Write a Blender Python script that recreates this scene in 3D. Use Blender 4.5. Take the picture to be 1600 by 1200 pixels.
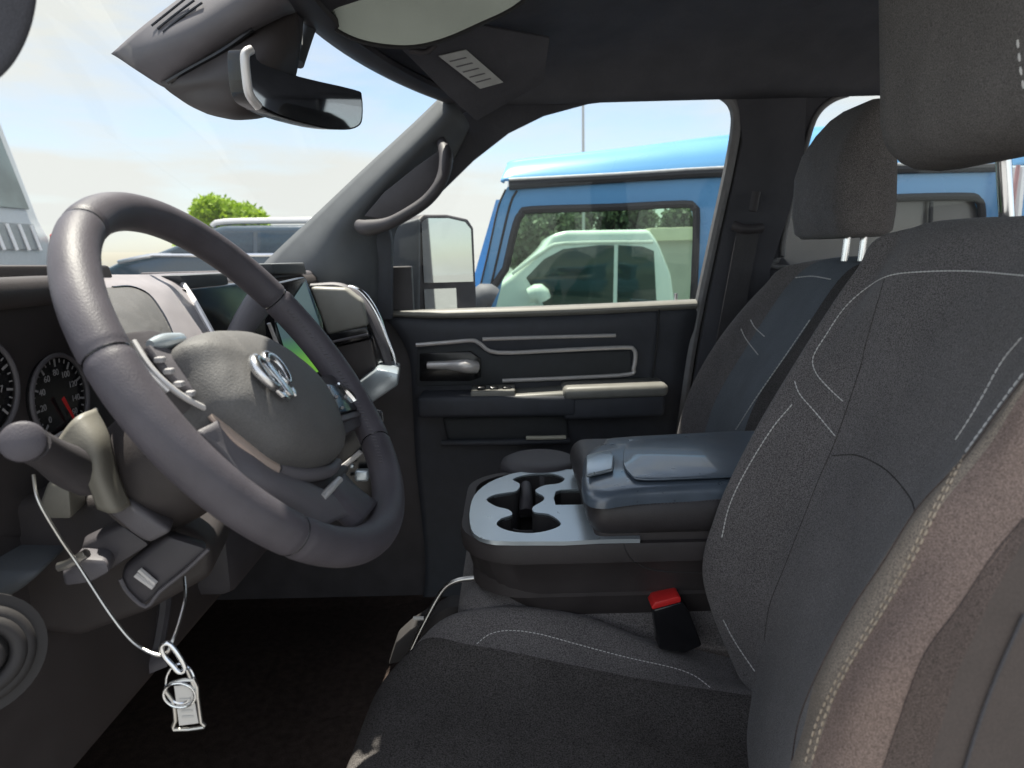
import bpy, bmesh, math, random
import numpy as np
from math import sin, cos, tan, radians, pi, sqrt, atan2
from mathutils import Vector, Matrix
from mathutils.bvhtree import BVHTree
random.seed(7); RNG = np.random.default_rng(7)
SC = bpy.context.scene; COL = SC.collection
for o in list(bpy.data.objects): bpy.data.objects.remove(o)

# ------------------------------------------------------------------ camera
FP = 1080.0; YAW = 0.0; PIT = radians(-10.5); ROLL = radians(-1.4)
CAMO = np.array([0, 0, 1.55]); GZ = -0.22
F_ = np.array([sin(YAW)*cos(PIT), cos(YAW)*cos(PIT), sin(PIT)])
_r = np.array([cos(YAW), -sin(YAW), 0.]); _u = np.cross(_r, F_)
R_ = _r*cos(ROLL)+_u*sin(ROLL); U_ = -_r*sin(ROLL)+_u*cos(ROLL)
cd = bpy.data.cameras.new('camera'); cam = bpy.data.objects.new('camera', cd); COL.objects.link(cam)
cam.matrix_world = Matrix(((R_[0], U_[0], -F_[0], CAMO[0]), (R_[1], U_[1], -F_[1], CAMO[1]), (R_[2], U_[2], -F_[2], CAMO[2]), (0, 0, 0, 1)))
cd.sensor_width = 36; cd.lens = 36*FP/1600; cd.clip_start = 0.02; cd.clip_end = 3000
cd.dof.use_dof = True; cd.dof.focus_distance = .95; cd.dof.aperture_fstop = 9.0
SC.camera = cam

# ------------------------------------------------------------------ light
SUN_AZ = (-0.60, 0.80); SUN_EL = 75
w = bpy.data.worlds.new('World'); SC.world = w; w.use_nodes = True
nt = w.node_tree; nt.nodes.clear()
wo = nt.nodes.new('ShaderNodeOutputWorld'); bg = nt.nodes.new('ShaderNodeBackground')
sky = nt.nodes.new('ShaderNodeTexSky'); sky.sky_type = 'NISHITA'; sky.sun_disc = False
sky.sun_elevation = radians(SUN_EL); sky.sun_rotation = atan2(SUN_AZ[0], SUN_AZ[1])
tc = nt.nodes.new('ShaderNodeTexCoord'); mp = nt.nodes.new('ShaderNodeMapping'); mp.inputs['Scale'].default_value = (1.1, 1.1, 5.5)
mp.inputs['Location'].default_value = (0.3, 0.9, 0.45)
nz = nt.nodes.new('ShaderNodeTexNoise'); nz.inputs['Scale'].default_value = 1.5; nz.inputs['Detail'].default_value = 7; nz.inputs['Roughness'].default_value = .55
rp = nt.nodes.new('ShaderNodeValToRGB'); rp.color_ramp.elements[0].position = .39; rp.color_ramp.elements[1].position = .57
rp.color_ramp.elements[0].color = (.15, .15, .15, 1)
mx = nt.nodes.new('ShaderNodeMixRGB'); mx.inputs['Color2'].default_value = (4.35, 4.4, 4.25, 1)
nt.links.new(tc.outputs['Generated'], mp.inputs['Vector']); nt.links.new(mp.outputs['Vector'], nz.inputs['Vector'])
nt.links.new(nz.outputs['Fac'], rp.inputs['Fac']); nt.links.new(rp.outputs['Color'], mx.inputs['Fac'])
nt.links.new(sky.outputs['Color'], mx.inputs['Color1'])
# clouds made brighter on the driver's side, as added fill for the cab
sxz = nt.nodes.new('ShaderNodeSeparateXYZ'); nt.links.new(tc.outputs['Generated'], sxz.inputs['Vector'])
mrg = nt.nodes.new('ShaderNodeMapRange'); mrg.inputs['From Min'].default_value = -.6; mrg.inputs['From Max'].default_value = .25
mrg.inputs['To Min'].default_value = 1.35; mrg.inputs['To Max'].default_value = 1.0; mrg.interpolation_type = 'SMOOTHSTEP'
nt.links.new(sxz.outputs['Y'], mrg.inputs['Value'])
scl = nt.nodes.new('ShaderNodeVectorMath'); scl.operation = 'SCALE'
nt.links.new(mx.outputs['Color'], scl.inputs[0]); nt.links.new(mrg.outputs['Result'], scl.inputs['Scale']); nt.links.new(scl.outputs['Vector'], bg.inputs['Color'])
bg.inputs['Strength'].default_value = 0.1; nt.links.new(bg.outputs['Background'], wo.inputs['Surface'])
sl = bpy.data.lights.new('sun', 'SUN'); sl.energy = 5.0; sl.angle = radians(.6); sl.color = (1, .94, .82)
so = bpy.data.objects.new('sun', sl); COL.objects.link(so)
_d = Vector((SUN_AZ[0]*cos(radians(SUN_EL)), SUN_AZ[1]*cos(radians(SUN_EL)), sin(radians(SUN_EL)))).normalized()
so.rotation_euler = _d.to_track_quat('Z', 'Y').to_euler(); so.location = (-4, 6, 9)
vs = SC.view_settings; vs.view_transform = 'Standard'; vs.look = 'None'; vs.exposure = 1.05; vs.gamma = 1; vs.use_curve_mapping = False
SC.cycles.use_denoising = True; SC.cycles.max_bounces = 10; SC.cycles.diffuse_bounces = 6; SC.cycles.transparent_max_bounces = 16
SC.cycles.caustics_reflective = False; SC.cycles.caustics_refractive = False; SC.cycles.sample_clamp_indirect = 6

# ------------------------------------------------------------------ pixel rays of the photograph to points at a stated distance
def ray(px, py): return F_ + R_*((px-800)/FP) + U_*((600-py)/FP)
def P(px, py, Y): d = ray(px, py); return CAMO + d*(Y/d[1])
def PX(px, py, X): d = ray(px, py); return CAMO + d*(X/d[0])
def PZ(px, py, Z): d = ray(px, py); return CAMO + d*((Z-CAMO[2])/d[2])
def PP(px, py, p, n): d = ray(px, py); n = np.array(n, float); return CAMO + d*(((np.array(p)-CAMO)@n)/(d@n))
V3 = lambda *a: np.array(a, float)

# ------------------------------------------------------------------ materials
def mat(name, col, rough=.5, metal=0., noise=None, nscale=40, bump=0., bscale=600, spec=.5, coat=0., speck=0., sscale=900, sheen=0.):
    m = bpy.data.materials.new(name); m.use_nodes = True; t = m.node_tree; b = t.nodes['Principled BSDF']
    b.inputs['Roughness'].default_value = rough; b.inputs['Metallic'].default_value = metal
    b.inputs['Specular IOR Level'].default_value = spec; b.inputs['Coat Weight'].default_value = coat
    b.inputs['Sheen Weight'].default_value = sheen
    c = (*col, 1); b.inputs['Base Color'].default_value = c
    co = t.nodes.new('ShaderNodeTexCoord')
    src = None
    amt = .12 if noise is None else noise
    if amt:
        n = t.nodes.new('ShaderNodeTexNoise'); n.inputs['Scale'].default_value = nscale; n.inputs['Detail'].default_value = 4
        t.links.new(co.outputs['Object'], n.inputs['Vector'])
        r = t.nodes.new('ShaderNodeValToRGB'); r.color_ramp.elements[0].position = .3; r.color_ramp.elements[1].position = .7
        r.color_ramp.elements[0].color = (*[x*(1-amt) for x in col], 1); r.color_ramp.elements[1].color = (*[min(1, x*(1+amt)) for x in col], 1)
        t.links.new(n.outputs['Fac'], r.inputs['Fac']); src = r.outputs['Color']
        mr = t.nodes.new('ShaderNodeMapRange'); mr.inputs['To Min'].default_value = max(0.02, rough-.07); mr.inputs['To Max'].default_value = min(1, rough+.07)
        t.links.new(n.outputs['Fac'], mr.inputs['Value']); t.links.new(mr.outputs['Result'], b.inputs['Roughness'])
    if speck:
        n2 = t.nodes.new('ShaderNodeTexNoise'); n2.inputs['Scale'].default_value = sscale; n2.inputs['Detail'].default_value = 2
        t.links.new(co.outputs['Object'], n2.inputs['Vector'])
        r2 = t.nodes.new('ShaderNodeMapRange'); r2.inputs['From Min'].default_value = .3; r2.inputs['From Max'].default_value = .7
        r2.inputs['To Min'].default_value = 1-speck; r2.inputs['To Max'].default_value = 1+speck
        t.links.new(n2.outputs['Fac'], r2.inputs['Value'])
        mm = t.nodes.new('ShaderNodeVectorMath'); mm.operation = 'SCALE'
        if src is not None: t.links.new(src, mm.inputs[0])
        else: mm.inputs[0].default_value = col
        t.links.new(r2.outputs['Result'], mm.inputs['Scale']); src = mm.outputs['Vector']
    if src is not None: t.links.new(src, b.inputs['Base Color'])
    if bump:
        n3 = t.nodes.new('ShaderNodeTexNoise'); n3.inputs['Scale'].default_value = bscale; n3.inputs['Detail'].default_value = 3
        t.links.new(co.outputs['Object'], n3.inputs['Vector'])
        bp = t.nodes.new('ShaderNodeBump'); bp.inputs['Strength'].default_value = bump; bp.inputs['Distance'].default_value = .001
        t.links.new(n3.outputs['Fac'], bp.inputs['Height'])
        if speck and sheen + spec < .5:
            n4 = t.nodes.new('ShaderNodeTexNoise'); n4.inputs['Scale'].default_value = 9; n4.inputs['Detail'].default_value = 3; n4.inputs['Distortion'].default_value = .6
            t.links.new(co.outputs['Object'], n4.inputs['Vector']); b2 = t.nodes.new('ShaderNodeBump'); b2.inputs['Strength'].default_value = .35; b2.inputs['Distance'].default_value = .02
            t.links.new(n4.outputs['Fac'], b2.inputs['Height']); t.links.new(b2.outputs['Normal'], bp.inputs['Normal'])
        t.links.new(bp.outputs['Normal'], b.inputs['Normal'])
    return m
def glass(name, tint=(1, 1, 1), refl=1.0, rough=0.0):
    m = bpy.data.materials.new(name); m.use_nodes = True; t = m.node_tree; t.nodes.clear()
    out = t.nodes.new('ShaderNodeOutputMaterial'); mix = t.nodes.new('ShaderNodeMixShader'); tr = t.nodes.new('ShaderNodeBsdfTransparent')
    gl = t.nodes.new('ShaderNodeBsdfGlossy'); gl.inputs['Roughness'].default_value = rough; fr = t.nodes.new('ShaderNodeFresnel'); fr.inputs['IOR'].default_value = 1.45
    mu = t.nodes.new('ShaderNodeMath'); mu.operation = 'MULTIPLY'; mu.inputs[1].default_value = refl
    tr.inputs['Color'].default_value = (*tint, 1)
    t.links.new(fr.outputs['Fac'], mu.inputs[0]); t.links.new(mu.outputs['Value'], mix.inputs['Fac'])
    t.links.new(tr.outputs['BSDF'], mix.inputs[1]); t.links.new(gl.outputs['BSDF'], mix.inputs[2]); t.links.new(mix.outputs['Shader'], out.inputs['Surface'])
    return m
def emis(name, col, s, base=(.02, .02, .02)):
    m = mat(name, base, .15, noise=0); b = m.node_tree.nodes['Principled BSDF']
    b.inputs['Emission Color'].default_value = (*col, 1); b.inputs['Emission Strength'].default_value = s
    return m
M = {}
M['fabric'] = mat('seat_fabric', (.148, .137, .138), .9, noise=.12, nscale=10, bump=.8, bscale=750, speck=.6, sscale=700, spec=.2, sheen=.15)
M['headrest'] = mat('headrest_fabric', (.155, .145, .142), .9, noise=.08, nscale=14, bump=.5, bscale=900, speck=.4, sscale=900, spec=.2)
M['bolster_sun_band'] = mat('bolster_sun_band_fabric', (.27, .225, .185), .8, noise=.08, nscale=18, bump=.6, bscale=900, speck=.5, sscale=900)  # lighter strip of the bolster: grazing sun put into the cloth colour
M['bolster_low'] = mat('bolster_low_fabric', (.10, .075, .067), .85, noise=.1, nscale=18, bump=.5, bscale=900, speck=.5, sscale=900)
M['fabric_dark'] = mat('seat_fabric_shaded', (.085, .078, .076), .92, noise=.12, nscale=14, bump=.8, bscale=600, speck=.6, sscale=560, spec=.15)
M['fabric_blue'] = mat('seat_fabric_cool', (.145, .16, .18), .9, noise=.08, nscale=14, bump=.4, bscale=700, speck=.25, sscale=800, spec=.2)
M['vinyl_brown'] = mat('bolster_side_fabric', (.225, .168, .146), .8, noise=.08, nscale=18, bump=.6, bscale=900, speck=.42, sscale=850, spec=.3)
M['thread'] = mat('thread', (.66, .65, .64), .8, noise=.1)
M['thread_warm'] = mat('thread_warm', (.44, .36, .28), .8, noise=.1)
M['plastic'] = mat('black_plastic', (.06, .055, .062), .55, noise=.15, nscale=20, bump=.25, bscale=900)
M['plastic_warm'] = mat('warm_black_plastic', (.048, .041, .042), .6, noise=.15, nscale=20, bump=.25, bscale=900)
M['plastic_grey'] = mat('grey_plastic', (.115, .108, .12), .55, noise=.1, nscale=20, bump=.3, bscale=900)
M['trim'] = mat('pillar_trim', (.088, .096, .107), .7, noise=.08, nscale=25, bump=.3, bscale=800)
M['headliner'] = mat('headliner_cloth', (.098, .099, .114), .95, noise=.1, nscale=12, bump=.4, bscale=900, speck=.15, sscale=900, spec=.1)
M['leather'] = mat('rim_leather', (.082, .075, .088), .50, noise=.14, nscale=30, bump=.32, bscale=800, spec=.4)
M['hub'] = mat('airbag_cover', (.115, .112, .112), .6, noise=.06, nscale=25, bump=.45, bscale=800, spec=.4, speck=.10, sscale=700)
M['chrome'] = mat('chrome', (.85, .86, .88), .14, metal=1, noise=.03)
M['badge'] = mat('satin_chrome', (.72, .72, .73), .28, metal=1, noise=.05)
M['steel'] = mat('steel', (.6, .59, .57), .3, metal=1, noise=.1)
M['satin'] = mat('satin_silver', (.72, .70, .70), .36, metal=.4, noise=.05)
M['sun_pad'] = mat('sunlit_pad', (.26, .255, .235), .45, noise=.06, bump=.2)  # sill, arm rest tops and dash pad: sunlight put into the cream tone
M['tray'] = mat('console_tray', (.55, .62, .67), .30, metal=.6, noise=.02)  # blue tint of the tray: sky reflection put into the base colour
M['lid'] = mat('lid_leather', (.11, .14, .18), .30, noise=.1, bump=.2, bscale=700, spec=.8, coat=.4)  # blue of the lid top: skylight put into the leather colour
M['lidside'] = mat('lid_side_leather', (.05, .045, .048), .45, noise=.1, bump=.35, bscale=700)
M['doorpad'] = mat('door_pad', (.055, .06, .075), .6, noise=.1, bump=.3, bscale=800)
M['doorinsert'] = mat('door_insert', (.05, .055, .062), .75, noise=.1, bump=.3, bscale=800)
M['black'] = mat('gloss_black', (.012, .012, .014), .2, noise=.05)
M['black_soft'] = mat('soft_black_liner', (.035, .032, .033), .7, noise=.1)
M['carpet'] = mat('carpet', (.085, .064, .056), 1, noise=.2, nscale=60, bump=.8, bscale=500, speck=.4, sscale=500, spec=.1)
M['mirror'] = mat('mirror_glass', (.62, .66, .64), .02, metal=1, noise=0)
M['mirror_dim'] = mat('dimming_mirror', (.35, .38, .42), .03, metal=1, noise=0)
M['paper'] = mat('paper', (.62, .60, .57), .8, noise=.04)
M['ink2'] = mat('dial_print', (.36, .35, .36), .8, noise=0)
M['ink'] = mat('ink', (.18, .18, .2), .8, noise=0)
M['red'] = mat('red_plastic', (.75, .03, .03), .4, noise=.05)
M['webbing'] = mat('belt_webbing', (.07, .068, .075), .8, noise=.1, bump=.5, bscale=900, speck=.2)
M['webbing_warm'] = mat('belt_webbing_near', (.08, .064, .058), .8, noise=.1, bump=.5, bscale=900, speck=.2)
M['glass'] = glass('window_glass', (.98, .99, .985), .3)
M['windshield'] = glass('windshield_glass', (.97, .99, .985), .06)
M['glass_green'] = glass('green_window_glass', (.70, .84, .74), .9)
M['glass_dark'] = mat('dark_tinted_glass', (.03, .045, .045), .06, noise=.1, nscale=3)
M['glass_grey'] = mat('grey_tinted_glass', (.13, .125, .12), .18, noise=.15, nscale=4)
M['rubber'] = mat('rubber', (.03, .03, .032), .7, noise=.1)
M['rubber_edge'] = mat('rubber_seal', (.21, .21, .22), .5, noise=.1)
M['blue'] = mat('blue_paint', (.11, .32, .58), .28, noise=.04, nscale=3, coat=.6)
M['white'] = mat('white_paint', (.80, .80, .80), .25, noise=.03, coat=.5)
M['darkcar'] = mat('dark_blue_paint', (.035, .06, .085), .15, noise=.05, coat=1.)
M['bounce_ground'] = mat('pale_bounce_ground', (.20, .20, .20), .95, noise=.25, nscale=1.5, bump=.6, bscale=80, speck=.3, sscale=120)  # unseen ground, made paler than tarmac to bounce light into the cab
M['wallpaint'] = mat('render_wall', (.42, .42, .38), .9, noise=.1, nscale=2, bump=.3, bscale=60)
M['van'] = mat('van_paint', (.46, .48, .49), .35, noise=.05)
M['cream'] = mat('cream_fascia', (.62, .60, .45), .8, noise=.06, nscale=3)
M['bark'] = mat('bark', (.09, .065, .045), .9, noise=.3, nscale=12, bump=.8, bscale=30)
M['pole'] = mat('galvanised_pole', (.45, .46, .46), .5, metal=.4, noise=.08)
def leafmat(name, a, b):
    m = mat(name, a, .6, noise=0); t = m.node_tree; bs = t.nodes['Principled BSDF']
    oi = t.nodes.new('ShaderNodeNewGeometry'); r = t.nodes.new('ShaderNodeValToRGB')
    r.color_ramp.elements[0].color = (*a, 1); r.color_ramp.elements[1].color = (*b, 1)
    t.links.new(oi.outputs['Random Per Island'], r.inputs['Fac']); t.links.new(r.outputs['Color'], bs.inputs['Base Color'])
    bs.inputs['Transmission Weight'].default_value = 0
    ad = t.nodes.new('ShaderNodeMixShader'); tl = t.nodes.new('ShaderNodeBsdfTranslucent'); ad.inputs['Fac'].default_value = .35
    t.links.new(r.outputs['Color'], tl.inputs['Color']); out = t.nodes['Material Output']
    t.links.new(bs.outputs['BSDF'], ad.inputs[1]); t.links.new(tl.outputs['BSDF'], ad.inputs[2]); t.links.new(ad.outputs['Shader'], out.inputs['Surface'])
    return m
M['leaf'] = leafmat('spring_leaves', (.17, .29, .015), (.33, .47, .03))
M['leaf_dull'] = leafmat('dull_leaves', (.07, .10, .06), (.13, .17, .10))

# ------------------------------------------------------------------ objects: things, parts, sub-parts
WL = {}                                    # world location of each object
def link(o, parent, loc):
    COL.objects.link(o); o.location = loc; WL[o] = np.array(loc, float)
    if parent is not None:
        o.parent = parent; o.matrix_parent_inverse = Matrix.Translation(Vector(-WL[parent]))
        if True: o.matrix_parent_inverse = Matrix.Identity(4); o.location = Vector(np.array(loc)-WL[parent])
    return o
def empty(name, loc, parent=None, label=None, cat=None, group=None):
    o = bpy.data.objects.new(name, None); o.empty_display_size = .05
    link(o, parent, np.array(loc, float)); tag(o, label, cat, group); return o
def tag(o, label=None, cat=None, group=None, kind=None):
    if label: o['label'] = label
    if cat: o['category'] = cat
    if group: o['group'] = group
    if kind: o['kind'] = kind
    return o
def bm_obj(name, bm, m, parent=None, smooth=True, angle=40, label=None):
    if bm.faces: bmesh.ops.recalc_face_normals(bm, faces=bm.faces[:])
    vs_ = np.array([v.co[:] for v in bm.verts]); c = (vs_.min(0)+vs_.max(0))/2
    bmesh.ops.translate(bm, verts=bm.verts[:], vec=Vector(-c))
    me = bpy.data.meshes.new(name); 
    if smooth:
        for f in bm.faces: f.smooth = True
        for e in bm.edges:
            if len(e.link_faces) == 2 and e.calc_face_angle(0) > radians(angle): e.smooth = False
    bm.to_mesh(me); bm.free()
    for mm in (m if isinstance(m, (list, tuple)) else [m]): me.materials.append(mm)
    o = bpy.data.objects.new(name, me); link(o, parent, c)
    if label: o['label'] = label
    return o
def catmull(pts, n, closed=False):
    pts = np.array(pts, float); N = len(pts); out = []
    segs = N if closed else N-1
    for i in range(segs):
        if closed: a, b, c, d = pts[(i-1) % N], pts[i], pts[(i+1) % N], pts[(i+2) % N]
        else:
            b, c = pts[i], pts[i+1]; a = pts[i-1] if i > 0 else 2*b-c; d = pts[i+2] if i+2 < N else 2*c-b
        # centripetal-ish: damp tangents
        for k in range(n):
            t = k/n
            out.append(.5*((2*b)+(c-a)*t+(2*a-5*b+4*c-d)*t*t+(-a+3*b-3*c+d)*t**3))
    if not closed: out.append(pts[-1])
    return np.array(out)
def add_tube(bm, pts, r, seg=10, closed=False, n=6, flat=None, up=None, cap=True):
    """flat: (ra, rb) elliptical scale; r may be a list"""
    pts = np.array(pts, float)
    rr = np.full(len(pts), r, float) if np.isscalar(r) else np.array(r, float)
    if n > 1:
        rr = np.clip(catmull(np.c_[rr, rr, rr], n, closed)[:, 0], 1e-5, None); pts = catmull(pts, n, closed)
    N = len(pts); rings = []; prev = None
    for i in range(N):
        if closed: t = pts[(i+1) % N]-pts[i-1]
        else: t = pts[min(i+1, N-1)]-pts[max(i-1, 0)]
        t = t/(np.linalg.norm(t)+1e-12)
        ref = np.array(up if up is not None else (0, 0, 1), float) if prev is None or up is not None else prev
        if abs(ref@t) > .98: ref = np.array((1., 0, 0)) if abs(t[0]) < .9 else np.array((0, 1., 0))
        a = ref-t*(ref@t); a /= np.linalg.norm(a); b = np.cross(t, a); prev = a
        fa, fb = flat if flat else (1, 1)
        rings.append([bm.verts.new(pts[i]+rr[i]*(fa*cos(2*pi*k/seg)*a+fb*sin(2*pi*k/seg)*b)) for k in range(seg)])
    L = N if closed else N-1
    for i in range(L):
        A, B = rings[i], rings[(i+1) % N]
        for k in range(seg): bm.faces.new((A[k], A[(k+1) % seg], B[(k+1) % seg], B[k]))
    if not closed and cap: bm.faces.new(rings[0]); bm.faces.new(rings[-1][::-1])
def tube(name, pts, r, m, parent=None, **k):
    lab = k.pop('label', None); bm = bmesh.new(); add_tube(bm, pts, r, **k); return bm_obj(name, bm, m, parent, label=lab)
def add_box(bm, c, s, bev=0., seg=3, rot=None):
    t = bmesh.new(); bmesh.ops.create_cube(t, size=1); bmesh.ops.scale(t, vec=Vector(s), verts=t.verts[:])
    if bev: bmesh.ops.bevel(t, geom=t.edges[:], offset=min(bev, min(s)*.49), segments=seg, profile=.5, affect='EDGES')
    if rot is not None: bmesh.ops.transform(t, matrix=rot.to_4x4(), verts=t.verts[:])
    bmesh.ops.translate(t, verts=t.verts[:], vec=Vector(c)); merge(bm, t)
def merge(bm, t):
    mp_ = {v: bm.verts.new(v.co) for v in t.verts}
    for f in t.faces:
        nf = bm.faces.new([mp_[v] for v in f.verts]); nf.material_index = f.material_index
    t.free()
def box(name, c, s, m, parent=None, bev=.005, seg=3, rot=None, label=None):
    bm = bmesh.new(); add_box(bm, c, s, bev, seg, rot); return bm_obj(name, bm, m, parent, label=label)
def add_prism(bm, pts, ext, bev=0., seg=2, center=False):
    pts = [np.array(p, float) for p in pts]; ext = np.array(ext, float); t = bmesh.new()
    off = -ext/2 if center else 0*ext
    f = t.faces.new([t.verts.new(p+off) for p in pts])
    r = bmesh.ops.extrude_face_region(t, geom=[f]); ve = [g for g in r['geom'] if isinstance(g, bmesh.types.BMVert)]
    bmesh.ops.translate(t, verts=ve, vec=Vector(ext))
    bmesh.ops.recalc_face_normals(t, faces=t.faces[:])
    if bev: bmesh.ops.bevel(t, geom=t.edges[:], offset=bev, segments=seg, profile=.5, affect='EDGES', clamp_overlap=True)
    bmesh.ops.triangulate(t, faces=[f for f in t.faces if len(f.verts) > 4])
    merge(bm, t)
def prism(name, pts, ext, m, parent=None, bev=.003, seg=2, center=False, label=None):
    bm = bmesh.new(); add_prism(bm, pts, ext, bev, seg, center); return bm_obj(name, bm, m, parent, label=label)
def add_ring(bm, outer, inner, ext):
    """panel with an opening: outer and inner loops, closed in depth; any vertex counts"""
    ext = np.array(ext, float); t = bmesh.new()
    def loop(pts): 
        v = [t.verts.new(p) for p in pts]; return v, [t.edges.new((v[i], v[(i+1) % len(v)])) for i in range(len(v))]
    vo, eo = loop(outer); loops = inner if isinstance(inner[0][0], (list, tuple, np.ndarray)) else [inner]
    ee = list(eo)
    for L in loops: ee += loop(L)[1]
    bmesh.ops.triangle_fill(t, use_beauty=True, use_dissolve=False, edges=ee)
    r = bmesh.ops.extrude_face_region(t, geom=t.faces[:]); ve = [g for g in r['geom'] if isinstance(g, bmesh.types.BMVert)]
    bmesh.ops.translate(t, verts=ve, vec=Vector(ext)); merge(bm, t)
def ring_panel(name, outer, inner, ext, m, parent=None, label=None):
    bm = bmesh.new(); add_ring(bm, outer, inner, ext); return bm_obj(name, bm, m, parent, label=label, angle=30)
def grid(ctrl, nu=6, nv=6):
    rows = [catmull(r, nu) for r in ctrl]; cols = np.array(rows)
    return np.array([catmull(cols[:, j], nv) for j in range(cols.shape[1])]).transpose(1, 0, 2)
def add_grid(bm, G, mi=None, fill=False):
    vv = [[bm.verts.new(p) for p in row] for row in G]
    for i in range(len(vv)-1):
        for j in range(len(vv[0])-1):
            f = bm.faces.new((vv[i][j], vv[i][j+1], vv[i+1][j+1], vv[i+1][j]))
            if mi: f.material_index = mi(i, j)
    if fill: bmesh.ops.holes_fill(bm, edges=[e for e in bm.edges if len(e.link_faces) == 1], sides=0)
def press(G, lines, depth, width, puff=0.):
    """sew seams into a padded surface: a furrow along each line, slightly swollen cloth beside it"""
    b0 = bmesh.new(); add_grid(b0, G); bv = BVHTree.FromBMesh(b0); b0.free(); out = G.copy(); flat = G.reshape(-1, 3)
    nrm = []
    for p in flat:
        loc, n, i, d = bv.find_nearest(Vector(p)); n = np.array(n); nrm.append(n if n@(CAMO-p) > 0 else -n)
    nrm = np.array(nrm); dm = np.full(len(flat), 9.)
    for L in lines:
        q = catmull(np.c_[np.array(L, float), np.zeros(len(L))], 10)
        pts = np.array([h[0] for h in (hit(bv, a, b) for a, b, _ in q) if h is not None])
        if len(pts) < 2: continue
        a_, b_ = pts[:-1], pts[1:]; ab = b_-a_
        for k, p in enumerate(flat):
            t = np.clip(((p-a_)*ab).sum(1)/((ab*ab).sum(1)+1e-12), 0, 1); d = np.sqrt((((a_+ab*t[:, None])-p)**2).sum(1)).min()
            if d < dm[k]: dm[k] = d
    off = -depth*np.exp(-(dm/width)**2)+puff*np.exp(-((dm-2.4*width)/(1.3*width))**2)
    return (flat+nrm*off[:, None]).reshape(G.shape)
def surf(name, ctrl, m, parent=None, nu=6, nv=6, mi=None, fill=False, thick=0, label=None, sew=()):
    bm = bmesh.new(); G = grid(ctrl, nu, nv)
    for a in sew: G = press(G, *a)
    add_grid(bm, G, mi, fill)
    bv = BVHTree.FromBMesh(bm)
    o = bm_obj(name, bm, m, parent, angle=75, label=label)
    if thick:
        s = o.modifiers.new('thickness', 'SOLIDIFY'); s.thickness = thick; s.offset = 0
    return o, bv
def hit(bv, px, py, lift=.0):
    d = Vector(ray(px, py)).normalized(); loc, n, i, dist = bv.ray_cast(Vector(CAMO), d)
    if loc is None: return None
    if n.dot(d) > 0: n = -n
    return np.array(loc+n*lift), np.array(n)
def stitch(name, lines, bv, m, parent, dash=.0045, gap=.0025, r=.0007, lift=.0004, n=8):
    """raised thread dashes following lines over a real surface"""
    for L in lines:
        bm = bmesh.new()
        q = catmull(np.c_[np.array(L, float), np.zeros(len(L))], n)
        pts = [h[0] for h in (hit(bv, a, b, lift) for a, b, _ in q) if h is not None]
        if len(pts) < 2: bm.free(); continue
        pts = np.array(pts); seg = np.linalg.norm(np.diff(pts, axis=0), axis=1)
        good = [0]
        for i, s in enumerate(seg):
            good.append(i+1) if s < .06 else None
        pts = pts[good]; s = np.r_[0, np.cumsum(np.linalg.norm(np.diff(pts, axis=0), axis=1))]
        at = lambda x: np.array([np.interp(x, s, pts[:, k]) for k in range(3)])
        x = 0
        while x+dash < s[-1]:
            add_tube(bm, [at(x), at(x+dash/2), at(x+dash)], [r*.6, r, r*.6], seg=5, n=1); x += dash+gap
        bm_obj(name, bm, m, parent) if len(bm.verts) else bm.free()
def seam(name, lines, bv, m, parent, r=.0012, lift=0., n=8):
    for L in lines:
        bm = bmesh.new()
        q = catmull(np.c_[np.array(L, float), np.zeros(len(L))], n)
        pts = [h[0] for h in (hit(bv, a, b, lift) for a, b, _ in q) if h is not None]
        if len(pts) > 2: add_tube(bm, pts, r, seg=6, n=1); bm_obj(name, bm, m, parent)
        else: bm.free()
def rbox_bv(name, c, s, m, parent, bev, rot=None, sub=2, label=None, puff=0.):
    bm = bmesh.new(); add_box(bm, c, s, bev, 5, rot); bv = BVHTree.FromBMesh(bm)
    return bm_obj(name, bm, m, parent, angle=80, label=label), bv
def disc(bm, c, n, r, h, seg=32):
    n = np.array(n, float); n /= np.linalg.norm(n); add_tube(bm, [np.array(c), np.array(c)+n*h], r, seg=seg, n=1)

# ================================================================== SETTING
bm = bmesh.new(); S = 900
f = bm.faces.new([bm.verts.new(p) for p in ((-S, -S, GZ), (S, -S, GZ), (S, S, GZ), (-S, S, GZ))])
tag(bm_obj('ground', bm, M['bounce_ground']), 'parking lot ground outside the truck, made pale to bounce light', kind='structure')

# ================================================================== THE PICKUP TRUCK (one thing, everything bolted to it is a part)
T = empty('pickup_truck', (.5, 1.04, GZ), None, 'pickup truck whose charcoal cab interior fills the picture, driver door open', 'pickup truck')

# ---- floor, firewall, roof
box('cab_floor', (.5, 1.04, .56), (3.0, 1.66, .06), M['carpet'], T, .01)
box('firewall', (-.93, 1.04, .98), (.06, 1.66, .90), M['carpet'], T, .01)
box('kick_panel', (-.62, 1.875, 1.03), (.72, .03, 1.0), M['plastic'], T, .005)
box('rear_wall', (1.98, 1.04, 1.0), (.06, 1.62, .9), M['trim'], T, .01)
def headX(Y): u = (Y-1.04)/.71; return -.31+.175*u*u
rows = []
YS = [.24, .30, .45, .75, 1.04, 1.33, 1.60, 1.75, 1.84]
ZS = [1.90, 1.98, 2.04, 2.08, 2.09, 2.08, 2.05, 2.01, 1.93]
rows.append([V3(headX(min(max(y, .33), 1.75)), y, 1.935 if .28 < y < 1.8 else 1.90) for y in YS])
rows.append([V3(headX(min(max(y, .33), 1.75))+.07, y, min(z, 1.965)) for y, z in zip(YS, ZS)])
for xx, k in ((.10, .6), (.4, 1), (.9, 1), (1.5, .9), (2.0, .3)):
    rows.append([V3(xx, y, 1.95+(z-1.95)*k if z > 1.95 else z) for y, z in zip(YS, ZS)])
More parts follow.
